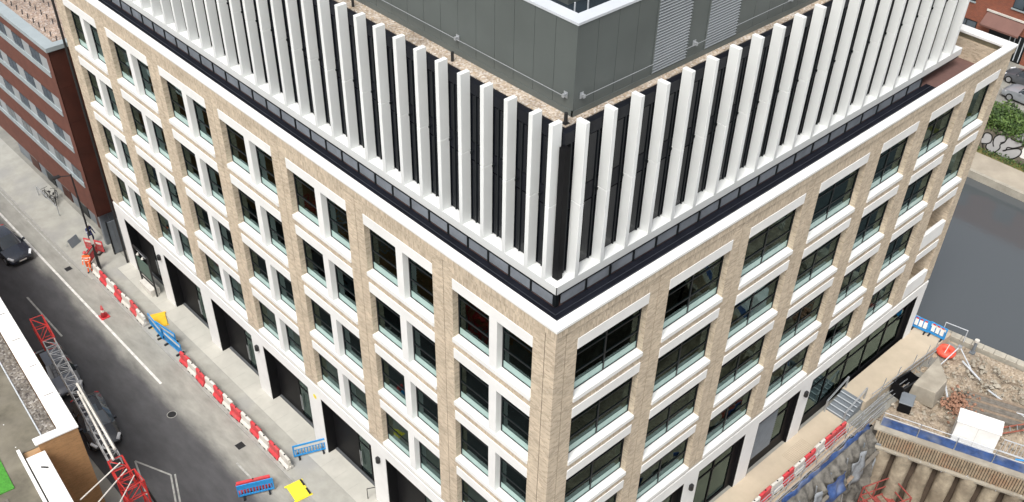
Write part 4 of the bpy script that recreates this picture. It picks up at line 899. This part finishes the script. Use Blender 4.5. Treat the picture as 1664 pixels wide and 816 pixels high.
# ------------------------------------------------------------------ cars
def car(loc, rz, paint, label, glass=None, kind='hatch', roofpanel=False):
    glass = glass or CARGLASS
    t_ = thing('parked_car', label, 'car', loc, rz)
    if kind == 'hatch':
        S = [-2.18, -2.08, -1.75, -1.15, -.95, -.20, .45, 1.15, 1.80, 2.08, 2.16]; zt = [.50, .66, .80, .92, .96, 1.44, 1.48, 1.43, 1.02, .92, .55]; zb = [.49, .62, .74, .86, .92, .95, .96, .97, .96, .86, .54]
    else:
        S = [-2.30, -2.18, -1.75, -1.0, -.80, .0, .60, 1.35, 2.02, 2.20, 2.28]; zt = [.55, .74, .92, 1.02, 1.06, 1.62, 1.66, 1.62, 1.15, 1.0, .6]; zb = [.54, .70, .85, .96, 1.0, 1.04, 1.05, 1.06, 1.05, .95, .58]
    wr_ = [.48, .60, .66, .68, .67, .56, .56, .54, .62, .62, .48]; wb = [.66, .80, .86, .89, .90, .90, .90, .89, .86, .80, .64]
    rings = []
    for i, x in enumerate(S):
        zs_ = .24 if 0 < i < len(S) - 1 else .34
        half = [(wr_[i] * .55, zt[i] + .015), (wr_[i], zt[i] - .015), (wb[i], zb[i]), (wb[i] + .02, zb[i] * .72), (wb[i] - .01, zs_ + .12), (wb[i] - .08, zs_)]
        ring = [(x, -y_, z_) for y_, z_ in reversed(half)] + [(x, y_, z_) for y_, z_ in half]; rings.append(ring)
    n = len(rings[0]); body = MB(); gls = {'windscreen': MB(), 'rear_window': MB(), 'side_window': MB(), 'side_window2': MB()}; rf = MB()
    allv = [p for r_ in rings for p in r_]
    for i in range(len(S) - 1):
        for j in range(n):
            q = [allv[i * n + j], allv[i * n + (j + 1) % n], allv[(i + 1) * n + (j + 1) % n], allv[(i + 1) * n + j]]; tgt = body
            if j in (4, 5, 6) and i == 4: tgt = gls['windscreen']
            elif j in (4, 5, 6) and i == 7: tgt = gls['rear_window']
            elif j == 5 and i == 5 and roofpanel: tgt = rf
            elif j == 3 and 4 <= i <= 7: tgt = gls['side_window']
            elif j == 7 and 4 <= i <= 7: tgt = gls['side_window2']
            tgt.add(q, [(0, 1, 2, 3)])
    body.add(rings[0], [tuple(range(n))]); body.add(rings[-1], [tuple(range(n))])
    def weld(o):
        bm = bmesh.new(); bm.from_mesh(o.data); bmesh.ops.remove_doubles(bm, verts=bm.verts, dist=.0005); bmesh.ops.recalc_face_normals(bm, faces=bm.faces)
        for f_ in bm.faces: f_.smooth = True
        bm.to_mesh(o.data); bm.free(); return o
    bo = weld(body.build('body', paint, t_)); bo.modifiers.new('edge', 'EDGE_SPLIT').split_angle = R(38)
    for k, mb in gls.items(): weld(mb.build(k.replace('2', ''), glass, t_))
    if roofpanel: weld(rf.build('sunroof', CARGLASSP, t_))
    # pillars
    for sgn in (-1, 1): MB().beam((S[4], sgn * wr_[4], zt[4]), (S[5], sgn * wr_[5], zt[5]), .07, .05).beam((.42, sgn * .72, 1.22), (.42, sgn * .92, .96), .08, .03).build('pillar', paint, t_)
    for x in (-1.38, 1.32):
        for sgn in (-1, 1):
            w_ = MB().tube((x, sgn * .72, .33), (x, sgn * .93, .33), .33, 20).build('wheel', TYRE, t_); MB().tube((x, sgn * .925, .33), (x, sgn * .945, .33), .21, 14).build('rim', RIM, w_)
    for sgn in (-1, 1):
        MB().beam((S[1] - .05, sgn * .60, .62), (S[2] - .05, sgn * .83, .74), .16, .10).build('headlight', LAMPW, t_); MB().beam((S[-2] + .03, sgn * .62, .84), (S[-2] - .1, sgn * .82, .88), .08, .12).build('tail_light', LAMPR, t_)
        MB().box(S[4] + .18, S[4] + .32, sgn * .90, sgn * 1.06, .94, 1.07).build('wing_mirror', paint, t_); MB().tube((.05, sgn * .915, .82), (.22, sgn * .915, .82), .015).build('door_handle', paint, t_)
    MB().box(S[0] - .02, S[0] + .02, -.45, .45, .36, .50).build('grille', DARKMETAL, t_); MB().box(S[0] - .03, S[0] - .015, -.26, .26, .38, .48).build('number_plate', WPLAST, t_)
    MB().tube((-.95, -.5, .975), (-.62, .05, 1.19), .012).build('wiper', DARKMETAL, t_)
    return t_
car((-5.75, 48.25, -.02), R(94), CARNAVY, 'dark navy car driving up the road past the terracotta block')
car((-8.95, 28.1, -.02), R(81), CARBLACK, 'black car with a glass roof panel parked beside the lattice boom', CARGLASSP, 'hatch', True)
car((-8.75, 33.6, -.02), R(84), CARGREY, 'dark grey car parked under the grey lattice boom')
car((66.9, 8.6, 1.95), R(-92), CARSILVER, 'silver car parked behind the ivy hedge', None, 'suv')
car((69.9, 10.2, 1.95), R(-92), CARGREY, 'grey car parked in front of the brick flats', None, 'hatch')

# ------------------------------------------------------------------ lattice boom with red ends, carried by a red mast
def truss(mb, A, B, wd, n, mi=0, r_=.035):
    A, B = Vector(A), Vector(B); d = (B - A).normalized(); sx = d.cross(Vector((0, 0, 1))).normalized() if abs(d.z) < .9 else Vector((1, 0, 0)); sy = sx.cross(d).normalized()
    cor = [sx * a * wd / 2 + sy * b * wd / 2 for a, b in ((-1, -1), (1, -1), (1, 1), (-1, 1))]
    for c in cor: mb.tube(A + c, B + c, r_ * 1.4, 6, mi)
    for k in range(n + 1):
        p = A + (B - A) * k / n
        for i in range(4):
            mb.tube(p + cor[i], p + cor[(i + 1) % 4], r_, 5, mi)
            if k < n:
                q = A + (B - A) * (k + 1) / n; a, b = (i, (i + 1) % 4) if k % 2 else ((i + 1) % 4, i)
                mb.tube(p + cor[a], q + cor[b], r_, 5, mi)
BM = thing('lattice_boom', 'grey and red lattice crane boom reaching over the parked cars', 'crane', (-10.95, 18.0, 0))
b0, b1 = Vector((-.05, -.2, 5.6)), Vector((2.05, 15.4, 5.0))
P_ = lambda t__: b0 + (b1 - b0) * t__
mb = MB(); truss(mb, P_(0), P_(.11), .72, 2, 0, .03); mb.build('base_section', CRANERED, BM)
mb = MB(); truss(mb, P_(.11), P_(.50), .58, 10, 0, .02); mb.build('boom_section', CRANEGREY, BM)
mb = MB(); truss(mb, P_(.50), P_(.83), .62, 8, 0, .02); mb.build('boom_section', CRANEGREY, BM)
mb = MB(); truss(mb, P_(.83), P_(.985), .70, 2, 0, .026); mb.build('tip_section', CRANERED, BM)
mb = MB(); truss(mb, (0, -.6, 0), (0, -.6, 6.3), .95, 7, 0, .03); mb.build('mast', CRANERED, BM)
MB().tube(P_(.14) + Vector((.2, 0, .5)), P_(.52) + Vector((.15, 0, .5)), .07).tube(P_(.1) + Vector((-.1, 0, .5)), P_(.48) + Vector((0, 0, .48)), .06).tube(P_(.16), P_(.46) + Vector((.05, 0, .45)), .05).build('pendant_cable', WPLAST, BM)
MB().tube((.2, .2, 6.2), (-2.4, -1.4, 6.55), .035).tube((.2, .9, 6.1), (-2.3, .1, 6.0), .035).tube((.3, -.4, 6.2), (-2.3, -2.8, 6.55), .03).build('tie_strut', WPLAST, BM)
MB().path([(.4, 1.2, 5.6), (.8, .2, 4.4), (1.1, -.4, 2.2), (1.6, -1.2, .1)], .07).build('hanging_cable', DARKMETAL, BM)
MB().box(-.8, .8, -1.5, .3, 0, .35).build('base_ballast', CONC, BM)

# ------------------------------------------------------------------ terrace edge, steps and building site
st = thing('terrace_steps', 'grey stone steps with pale nosings climbing to the upper terrace', 'steps', (24.72, 0, 0))
for k in range(5):
    o = MB().box(k * .32, 1.6, -1.45, -.03, k * .15, k * .15 + .148).build('tread', GREYPANEL, st); MB().box(k * .32 - .006, k * .32 + .05, -1.452, -.028, k * .15 + .13, k * .15 + .154).build('nosing', CAP, o)
for y in (-1.40, -.10):
    for dy in (0, .06): MB().path([(-.25, y + dy, .0), (-.25, y + dy, .95), (1.75, y + dy, 1.72), (1.75, y + dy, .75)], .022).build('handrail', STEEL, st)
xs = 24.0; cols = 'RRWRWRWRW'; cnt = {'R': 0, 'W': 0}
for c in cols:
    nm = 'red' if c == 'R' else 'white'
    water_barrier((xs - .5, -1.72 + random.uniform(-.04, .04), 0), R(random.uniform(-2, 2)), RED if c == 'R' else WPLAST, 1.02, '%s barrier on the beige terrace edge, %s %s one from the steps' % (nm, ORD[cnt[c]], nm), 'barriers along the terrace edge'); cnt[c] += 1; xs -= 1.06
# scaffold edge protection along the excavation
SC = thing('scaffold_rail', 'steel tube scaffold guard rail along the excavation edge', 'scaffolding', (0, 0, 0))
x = 10.0; k = 0
while x < 26.2:
    MB().tube((x, -2.2, -.0), (x + random.uniform(-.1, .1), -2.2 + random.uniform(-.05, .05), 1.35), .025).build('upright', STEEL, SC); MB().tube((x, -2.48, -1.8), (x, -2.48, .6), .025).build('upright', STEEL, SC); x += 1.5
for z, y in ((.45, -2.24), (.95, -2.24), (1.2, -2.20), (.25, -2.50), (-.35, -2.50), (.55, -2.50)): MB().tube((9, y, z), (27.4, y + .05, z + .03), .026).build('ledger', STEEL, SC)
for k in range(7): MB().tube((10.5 + k * 2.2, -2.3, -.9), (12.2 + k * 2.2, -2.55, .9), .024).build('brace', STEEL, SC)
for k in range(8): MB().box(9.5 + k * 2.1, 11.5 + k * 2.1, -2.46, -2.26, -.05 + .02 * (k % 2), -.0 + .02 * (k % 2)).build('scaffold_board', TIMBER if k % 3 else TIMBERG, SC)
# scaffold tubes further along, by the upper terrace
S2 = thing('scaffold_tubes', 'thin scaffold tubes and rails standing past the steps', 'scaffolding', (0, 0, 0))
for x, y in ((27.6, -1.75), (29.2, -1.8), (30.9, -1.9), (32.3, -2.0), (33.2, -2.1)): MB().tube((x, y, -.1), (x + .15, y - .05, 2.0), .03).build('upright', STEEL, S2)
for z in (.95, 1.35): MB().tube((26.6, -1.72, z), (33.6, -2.15, z), .028).build('ledger', STEEL, S2)
MB().tube((26.6, -1.9, .35), (31.2, -2.1, .35), .03).tube((26.4, -2.1, .2), (31, -2.3, .2), .03).build('toe_rail', STEEL, S2)
# blue debris sheets hanging into the pit
def sheet(name, pts, zt_, zb_, m_, label, cols_=60, amp=.12):
    mb = MB(); rows = 10; vs_ = []
    for i in range(cols_ + 1):
        t_ = i / cols_ * (len(pts) - 1); k = min(int(t_), len(pts) - 2); p = Vector(pts[k]).lerp(Vector(pts[k + 1]), t_ - k); d = (Vector(pts[k + 1]) - Vector(pts[k])).normalized(); nx, ny = d.y, -d.x
        for j in range(rows + 1):
            q = j / rows; o_ = amp * noise.noise(Vector((p.x * 1.3 + p.y, q * 2.5, 3))) * 1.6 + .25 * q; zz_ = zt_ + (zb_ - zt_) * q + .35 * q * noise.noise(Vector((p.x * .9, p.y * .9, 8)))
            vs_.append((p.x + nx * o_, p.y + ny * o_, zz_))
    fs = [(i * (rows + 1) + j, (i + 1) * (rows + 1) + j, (i + 1) * (rows + 1) + j + 1, i * (rows + 1) + j + 1) for i in range(cols_) for j in range(rows)]
    o = mb.add(vs_, fs).build(name, m_, smooth=True); o.modifiers.new('solid', 'SOLIDIFY').thickness = .012
    return tag(o, label, 'sheeting')
sheet('debris_sheet', [(10, -2.58), (25.4, -2.58)], .35, -1.1, BLUENET, 'crumpled blue sheeting hung below the scaffold guard rail')
GREYNET = mat('grey_mesh', (0.22, 0.235, 0.25), 0.7, var=0.3, vs_=3)
# excavation
pw = MB(); nx_, nz_ = 240, 60; vs_ = []
for i in range(nx_ + 1):
    for j in range(nz_ + 1):
        x = 8 + 18.2 * i / nx_; z = -7.2 + 7.15 * j / nz_; e = min(1, (nz_ - j) / 6)
        vs_.append((x, PITN - .12 - e * (.25 + .32 * abs(math.sin(math.pi * (x + .15 * noise.noise(Vector((x, z * .3, 1)))) / .78)) + .30 * noise.fractal(Vector((x * 1.6, z * .8, 2)), .6, 2.2, 6)) - .10 * max(0, -z) , z))
pw.add(vs_, [(i * (nz_ + 1) + j, (i + 1) * (nz_ + 1) + j, (i + 1) * (nz_ + 1) + j + 1, i * (nz_ + 1) + j + 1) for i in range(nx_) for j in range(nz_)])
o = pw.build('excavation_wall', PITWALL, smooth=True); struct(o)
struct(MB().box(8, 33, -15, PITN + .5, -7.6, -7.0).build('excavation_floor', SOIL))
struct(MB().box(7.6, 8.0, -15, PITN, -7.2, -.04).box(8, 30, -15.4, -15, -7.2, -.04).build('excavation_side', PITWALL))
PWL = thing('pile_wall', 'row of bored concrete piles under a ribbed capping beam at the excavation edge', 'retaining wall', (0, 0, 0))
dE = (E1 - E0).normalized(); nE = Vector((dE.y, -dE.x, 0))            # nE points into the pit
if nE.x > 0: nE = -nE
Ltot = (E1 - E0).length
def along(t_, off=0, z=0): p = E0 + dE * t_ + nE * off; return Vector((p.x, p.y, z))
MB().beam(along(-.6, -.45, -.6), along(Ltot + 1, -.45, -.6), .9, 1.15).build('capping_beam', LAGD, PWL)
lag = MB().box(-.055, .055, -.03, .05, -1.12, -.03).mesh('lagging_strip', LAG); ang = math.atan2(dE.y, dE.x)
k = 0; t_ = -.3
while t_ < Ltot:
    o = link('lagging_strip', lag, PWL, along(t_, .03 + random.uniform(-.015, .015), random.uniform(-.04, .04)), ang); t_ += .155
MB().beam(along(-.6, -.35, .02), along(Ltot + 1, -.35, .02), .75, .12).build('beam_top', CONC, PWL)
MB().beam(along(-.6, .12, -1.22), along(Ltot + 1, .12, -1.22), .30, .12).build('ledge', CONC, PWL)
for k in range(9):
    t_ = .35 + k * 1.28; mb = MB(); n_ = 18; rows = 14; vs_ = []
    for j in range(rows + 1):
        z = -7.1 + (7.1 - 1.15) * j / rows
        for i in range(n_):
            a = 2 * math.pi * i / n_; rr = .50 + .09 * noise.noise(Vector((math.cos(a) * 1.5 + k * 5, math.sin(a) * 1.5, z * .8)))
            c = along(t_, -.25 + .06 * math.sin(k * 2.1)); vs_.append((c.x + rr * math.cos(a), c.y + rr * math.sin(a), z))
    mb.add(vs_, [(j * n_ + i, j * n_ + (i + 1) % n_, (j + 1) * n_ + (i + 1) % n_, (j + 1) * n_ + i) for j in range(rows) for i in range(n_)]); mb.build('pile', PILEC, PWL, smooth=True)
bk_ = MB(); vs_ = []
for i in range(30):
    for j in range(2): p = along(-.8 + (Ltot + 1.8) * i / 29, -.35 + .1 * noise.noise(Vector((i * .5, 1, 1))), -7.1 if j == 0 else -1.1); vs_.append(p)
bk_.add(vs_, [(2 * i, 2 * i + 2, 2 * i + 3, 2 * i + 1) for i in range(29)]).build('earth_face', mat('dark_earth', (0.07, 0.05, 0.035), .95, var=.3), PWL)
rbm = MB()
for i in range(70):
    p = along(-.3 + i * .17, .16 + random.uniform(-.05, .08), -1.18); rbm.tube(p, p + Vector((random.uniform(-.1, .1), random.uniform(-.1, .1), random.uniform(-.22, .12))), .02, 4)
stuff(rbm.build('rebar_stub', STEEL, PWL))
# blue guard panels on the capping beam
GR = thing('guard_rail_panels', 'blue edge guard panels with steel rails on the capping beam', 'guard rail', (0, 0, 0))
for k in range(5):
    a, b = -.3 + k * 2.15, -.3 + k * 2.15 + 2.1
    MB().beam(along(a, -.42, .42), along(b, -.42, .42), .04, .62).build('panel', BLUENET, GR); MB().tube(along(a, -.42, .05), along(a, -.42, 1.15), .028).build('post', STEEL, GR)
    for z in (.80, 1.12): MB().tube(along(a, -.44, z), along(b + .05, -.44, z), .022).build('rail', CAP, GR)
    MB().beam(along(a, -.75, .22), along(b, -.75, .22), .30, .05).build('toe_board', GREYPANEL, GR)
MB().path([along(7.2, -.5, .85), along(8.3, -.7, .95), along(8.9, -.9, .8), along(9.3, -1.0, .1)], .06).build('blue_hose', BLUE, GR)
# red steel cage at the pit's foot
CAGER = mat('faded_red_steel', (0.27, 0.055, 0.045), .7, var=.35, vs_=4)
CG = thing('red_steel_cage', 'red painted steel cage platform down in the excavation', 'platform', (25.0, -5.2, -7.6), R(-20))
for x in (-1.1, 0, 1.1):
    for y in (-.9, .9): MB().tube((x, y, 0), (x, y, 4.1), .05).build('post', CAGER, CG)
for z in (2.6, 3.3, 4.1):
    MB().tube((-1.1, -.9, z), (1.1, -.9, z), .045).tube((-1.1, .9, z), (1.1, .9, z), .045).tube((-1.1, -.9, z), (-1.1, .9, z), .045).tube((1.1, -.9, z), (1.1, .9, z), .045).build('rail', CAGER, CG)
for k in range(6): MB().box(-1.1 + k * .37, -.78 + k * .37, -.88, .88, 2.5, 2.56).build('deck_plate', CAGER if k % 2 else TIMBER, CG)
# white storage unit
WB = thing('white_site_cabinet', 'plain white site cabinet behind the blue guard panels', 'cabinet', (29.0, -7.35, 0), math.atan2(-2.25, .83))
bevel(MB().box(-1.2, 1.2, -1.10, .05, .02, 2.12).build('body', COPEW, WB), .02); bevel(MB().box(-1.24, 1.24, -1.14, .09, 2.12, 2.20).build('lid', COPEW, WB), .02)
MB().box(-.01, .01, -1.112, -1.10, .1, 2.05).build('door_seam', GREYSTRIP, WB); MB().box(-1.1, 1.1, -1.05, 0, -.15, .02).build('skid', TIMBERG, WB)
# concrete block, black trough and boxes
CB = bevel(MB().add([(29.5, -2.75, -.2), (29.9, -4.35, -.2), (31.6, -4.2, -.2), (33.2, -2.5, -.2), (29.56, -2.84, 1.1), (29.85, -4.2, 1.1), (31.4, -4.1, 1.15), (33.0, -2.6, 1.1)], [(0, 3, 2, 1), (4, 5, 6, 7), (0, 1, 5, 4), (1, 2, 6, 5), (2, 3, 7, 6), (3, 0, 4, 7)]).build('concrete_block', CONC), .05, 2)
tag(CB, 'large pale concrete block on the rubble past the steps', 'concrete block')
BT = thing('black_tank', 'black open plastic tank beside the concrete block', 'tank', (29.7, -2.35, -.1), R(-8))
MB().box(-.8, .8, -.42, -.38, 0, 1.1).box(-.8, .8, .38, .42, 0, 1.1).box(-.8, -.76, -.38, .38, 0, 1.1).box(.76, .8, -.38, .38, 0, 1.1).box(-.76, .76, -.38, .38, 0, .1).build('shell', BLACK, BT); MB().box(-.84, .84, -.46, -.37, 1.1, 1.14).box(-.84, .84, .37, .46, 1.1, 1.14).build('rim', DARKMETAL, BT)
B2 = thing('grey_crate', 'grey lidded crate by the black tank', 'crate', (28.6, -3.15, -.1), R(20))
MB().box(-.5, .5, -.38, .38, 0, .7).build('body', BLACK, B2); bevel(MB().box(-.54, .54, -.42, .42, .70, .78).build('lid', GREYPANEL, B2), .02)
# timber stack, steel pipes, rubble, brick heap
TS = thing('timber_stack', 'stack of grey weathered timbers behind the white cabinet', 'timber', (32.3, -7.1, 0), R(-68))
for k in range(9):
    for j in range(2): MB().box(-1.7 + random.uniform(-.2, .1), 1.7 + random.uniform(-.1, .2), -1.0 + k * .22, -.80 + k * .22, .0 + j * .17, .16 + j * .17).build('plank', TIMBERG if (k + j) % 3 else TIMBER, TS)
for i, (a, b, l_) in enumerate((((32.9, -3.2, .35), (31.0, -4.6, .3), 'pale steel tube slanting over the rubble by the orange float'), ((34.6, -3.6, .4), (34.0, -5.2, .25), 'pale steel tube lying near the canal edge'), ((33.6, -6.0, .2), (32.8, -9.2, .3), 'long pale pipe lying across the rubble behind the timbers'))):
    tag(MB().tube(a, b, .06, 8).build('steel_tube', CAP), l_, 'pipe')
hs_ = []
for k in range(20): t_ = k / 19; hs_.append((32.9 - 1.8 * t_ + .8 * math.sin(t_ * 3), -8.0 - 3.0 * t_, .25 + .3 * math.sin(t_ * 3.1)))
tag(MB().path(hs_, .04).build('pale_hose', CAP), 'pale hose curving over the rubble behind the timber stack', 'hose')
def rocks(n, fn, lo, hi, m_, name, label):
    mb = MB()
    for _ in range(n):
        c = Vector(fn()); s_ = random.uniform(lo, hi); vv = []
        for q in ((1, 0, 0), (-1, 0, 0), (0, 1, 0), (0, -1, 0), (0, 0, 1), (0, 0, -1)): vv.append(c + Vector(q) * s_ * random.uniform(.6, 1.2) + Vector((random.uniform(-.3, .3), random.uniform(-.3, .3), random.uniform(-.2, .2))) * s_)
        mb.add(vv, [(0, 2, 4), (2, 1, 4), (1, 3, 4), (3, 0, 4), (2, 0, 5), (1, 2, 5), (3, 1, 5), (0, 3, 5)])
    o = mb.build(name, m_); stuff(o); o['label'] = label; o['category'] = 'rubble'
rocks(420, lambda: (lambda y_: (random.uniform(28.0 + max(0, -3.4 - y_) * .37, 36.2), y_, random.uniform(-.1, .18)))(random.uniform(-12.5, -2.2)), .05, .16, CONC, 'rubble', 'broken stone scattered over the site soil')
rocks(260, lambda: (random.gauss(31.0, .6), random.gauss(-5.5, .5), random.uniform(0, .5)), .07, .15, mat('broken_brick', (0.30, 0.165, 0.11), .9, var=.3, vs_=5), 'brick_heap', 'heap of broken red brick behind the white cabinet')
rocks(120, lambda: (random.uniform(33.5, 36.0), random.uniform(-11, -4), random.uniform(.0, .3)), .08, .22, CONC, 'debris_heap', 'grey debris lumps near the canal edge')
# red ladder frame at the right-hand rail
RL = thing('rusty_ladder', 'rust red steel ladder leaning at the far guard rail', 'ladder', (31.2, -9.0, 0), R(-60))
MB().tube((-.8, 0, .1), (1.6, 0, 1.6), .05).tube((-.8, .5, .1), (1.6, .5, 1.6), .05).build('stile', mat('rust_red', (.28, .09, .06), .8, var=.3, vs_=6), RL)
for k in range(7): MB().tube((-.7 + k * .35, 0, .17 + k * .22), (-.7 + k * .35, .5, .17 + k * .22), .03).build('rung', STEEL, RL)
FG = thing('steel_fence_panel', 'pale steel barred fence panel beside the rusty ladder', 'fence', (29.75, -9.75, .0), ang)
MB().box(-.9, .9, -.02, .02, 1.05, 1.10).box(-.9, .9, -.02, .02, .1, .15).build('rail', CAP, FG)
for k in range(10): MB().box(-.88 + k * .19, -.86 + k * .19, -.015, .015, .15, 1.05).build('bar', CAP, FG)
# quay furniture
for i, (x, y, a) in enumerate(((34.75, -.25, -82), (34.95, -1.35, -86))):
    o = blue_barrier((x, y, .75 if y > -1.8 else 0), R(a), ('blue barrier with white panels against the building end by the canal' if i == 0 else 'blue barrier with white panels next to the orange float'), None, 1.15)
    for k in range(3): MB().box(-.42 + k * .30, -.2 + k * .30, -.05, .05, .35, .85).build('white_panel', COPEW, o); MB().box(-.40 + k * .30, -.22 + k * .30, -.055, .055, .87, .97).build('red_reflector', RED, o)
OF = thing('orange_float', 'orange-red rubber float ring lying by the canal edge', 'float', (34.85, -2.35, 0))
MB().torus((0, 0, .25), .42, .22, 'Z', 20, 10).build('ring', ORANGE, OF, smooth=True); MB().tube((-.5, -.1, .48), (.5, .1, .48), .03).build('rope', WPLAST, OF); MB().tube((0, 0, 0), (0, 0, .2), .34, 14).build('base_plate', ORANGE, OF)
BO = thing('mooring_post', 'small blue-grey mooring post with white top on the quay', 'bollard', (36.25, -3.5, .0))
MB().tube((0, 0, 0), (0, 0, 1.0), .10, 10).box(-.16, .16, -.16, .16, 0, .12).build('post', GREYPANEL, BO); MB().tube((0, 0, 1.0), (0, 0, 1.16), .15, 12).build('cap', WPLAST, BO)
CR = MB().path([(36.4, -1.2, .1), (36.4, -1.2, 1.1), (36.7, -2.6, 1.1), (36.7, -2.6, .1)], .03).build('ladder_rail', CAP); tag(CR, 'pale tubular ladder rail at the canal edge', 'handrail')
TR = thing('surveyor_trestle', 'pale steel trestle legs straddling the quay near the orange float', 'trestle', (35.0, -3.0, 0))
MB().tube((0, 0, 1.0), (-1.5, .3, .05), .04).tube((0, 0, 1.0), (-.6, -1.6, .05), .04).tube((0, 0, 1.0), (.6, .3, .05), .04).build('leg', CAP, TR); MB().box(-.12, .12, -.12, .12, .96, 1.06).build('head', STEEL, TR)

# clutter on the excavation face
rocks(240, lambda: (random.uniform(11, 25.2), random.uniform(-3.3, -2.75), random.choice((-1.6, -2.6, -3.4)) + random.uniform(-.3, .3)), .08, .28, CONC, 'broken_concrete', 'lumps of broken concrete on the excavation face')
VT = thing('vertical_props', 'upright steel props standing against the excavation face', 'props', (0, 0, 0))
for k in range(9): MB().tube((11.2 + k * 1.65, -3.75 + random.uniform(-.2, .1), -7.0), (11.2 + k * 1.65 + random.uniform(-.15, .15), -3.05, -.4), .05, 8).build('prop', STEEL if k % 2 else GREYPANEL, VT)
sheet('clear_sheet', [(20.5, -2.72), (25.3, -2.75), (25.7, -3.6)], -.9, -3.2, GREYNET, 'torn grey sheeting hanging in the corner of the excavation', 40, .2)
blue_barrier((-2.05, 32.4, 0.012), R(99), 'blue plastic pedestrian barrier overlapping its neighbours in the kerb line')
# road ironwork
def cover(x, y, r_, label, square=False):
    t_ = thing('manhole_cover', label, 'manhole cover', (x, y, -.024), R(random.uniform(0, 20)))
    (MB().box(-r_, r_, -r_, r_, 0, .012) if square else MB().tube((0, 0, 0), (0, 0, .012), r_, 20)).build('frame', KERB, t_); (MB().box(-r_ * .86, r_ * .86, -r_ * .86, r_ * .86, .012, .016) if square else MB().tube((0, 0, .012), (0, 0, .016), r_ * .86, 20)).build('lid', DARKMETAL, t_)
cover(-5.2, 26.2, .30, 'round iron manhole cover in the dark carriageway'); cover(-3.55, 43.6, .26, 'small square drain cover by the kerb near the orange worker', True); cover(-3.5, 21.3, .28, 'square iron cover in the dusty verge of the road', True)

for k in range(6):
    cl = 'blue' if k % 2 else 'grey mesh'
    o = sheet('hanging_sheet', [(24.2 - k * 2.3, -3.42 - .06 * (k % 2)), (22.7 - k * 2.3 - random.uniform(0, .5), -3.45)][::-1], -.55, -1.7 - random.random() * .9, BLUENET if k % 2 else GREYNET, 'crumpled %s sheet hung on the excavation face, %s %s sheet from the pile wall' % (cl, ORD[k // 2], cl.split()[0]), 16, .2)
for k in range(5):
    tag(MB().beam((12.5 + k * 2.7, -3.5, -2.2 - .3 * (k % 2)), (14.8 + k * 2.7, -3.6, -1.7 + .2 * (k % 3)), .22, .05).build('scaffold_plank', TIMBER if k % 2 else TIMBERG), 'loose scaffold plank on the excavation face, %s plank from the pile wall' % ORD[4 - k], 'plank', 'planks on the excavation face')
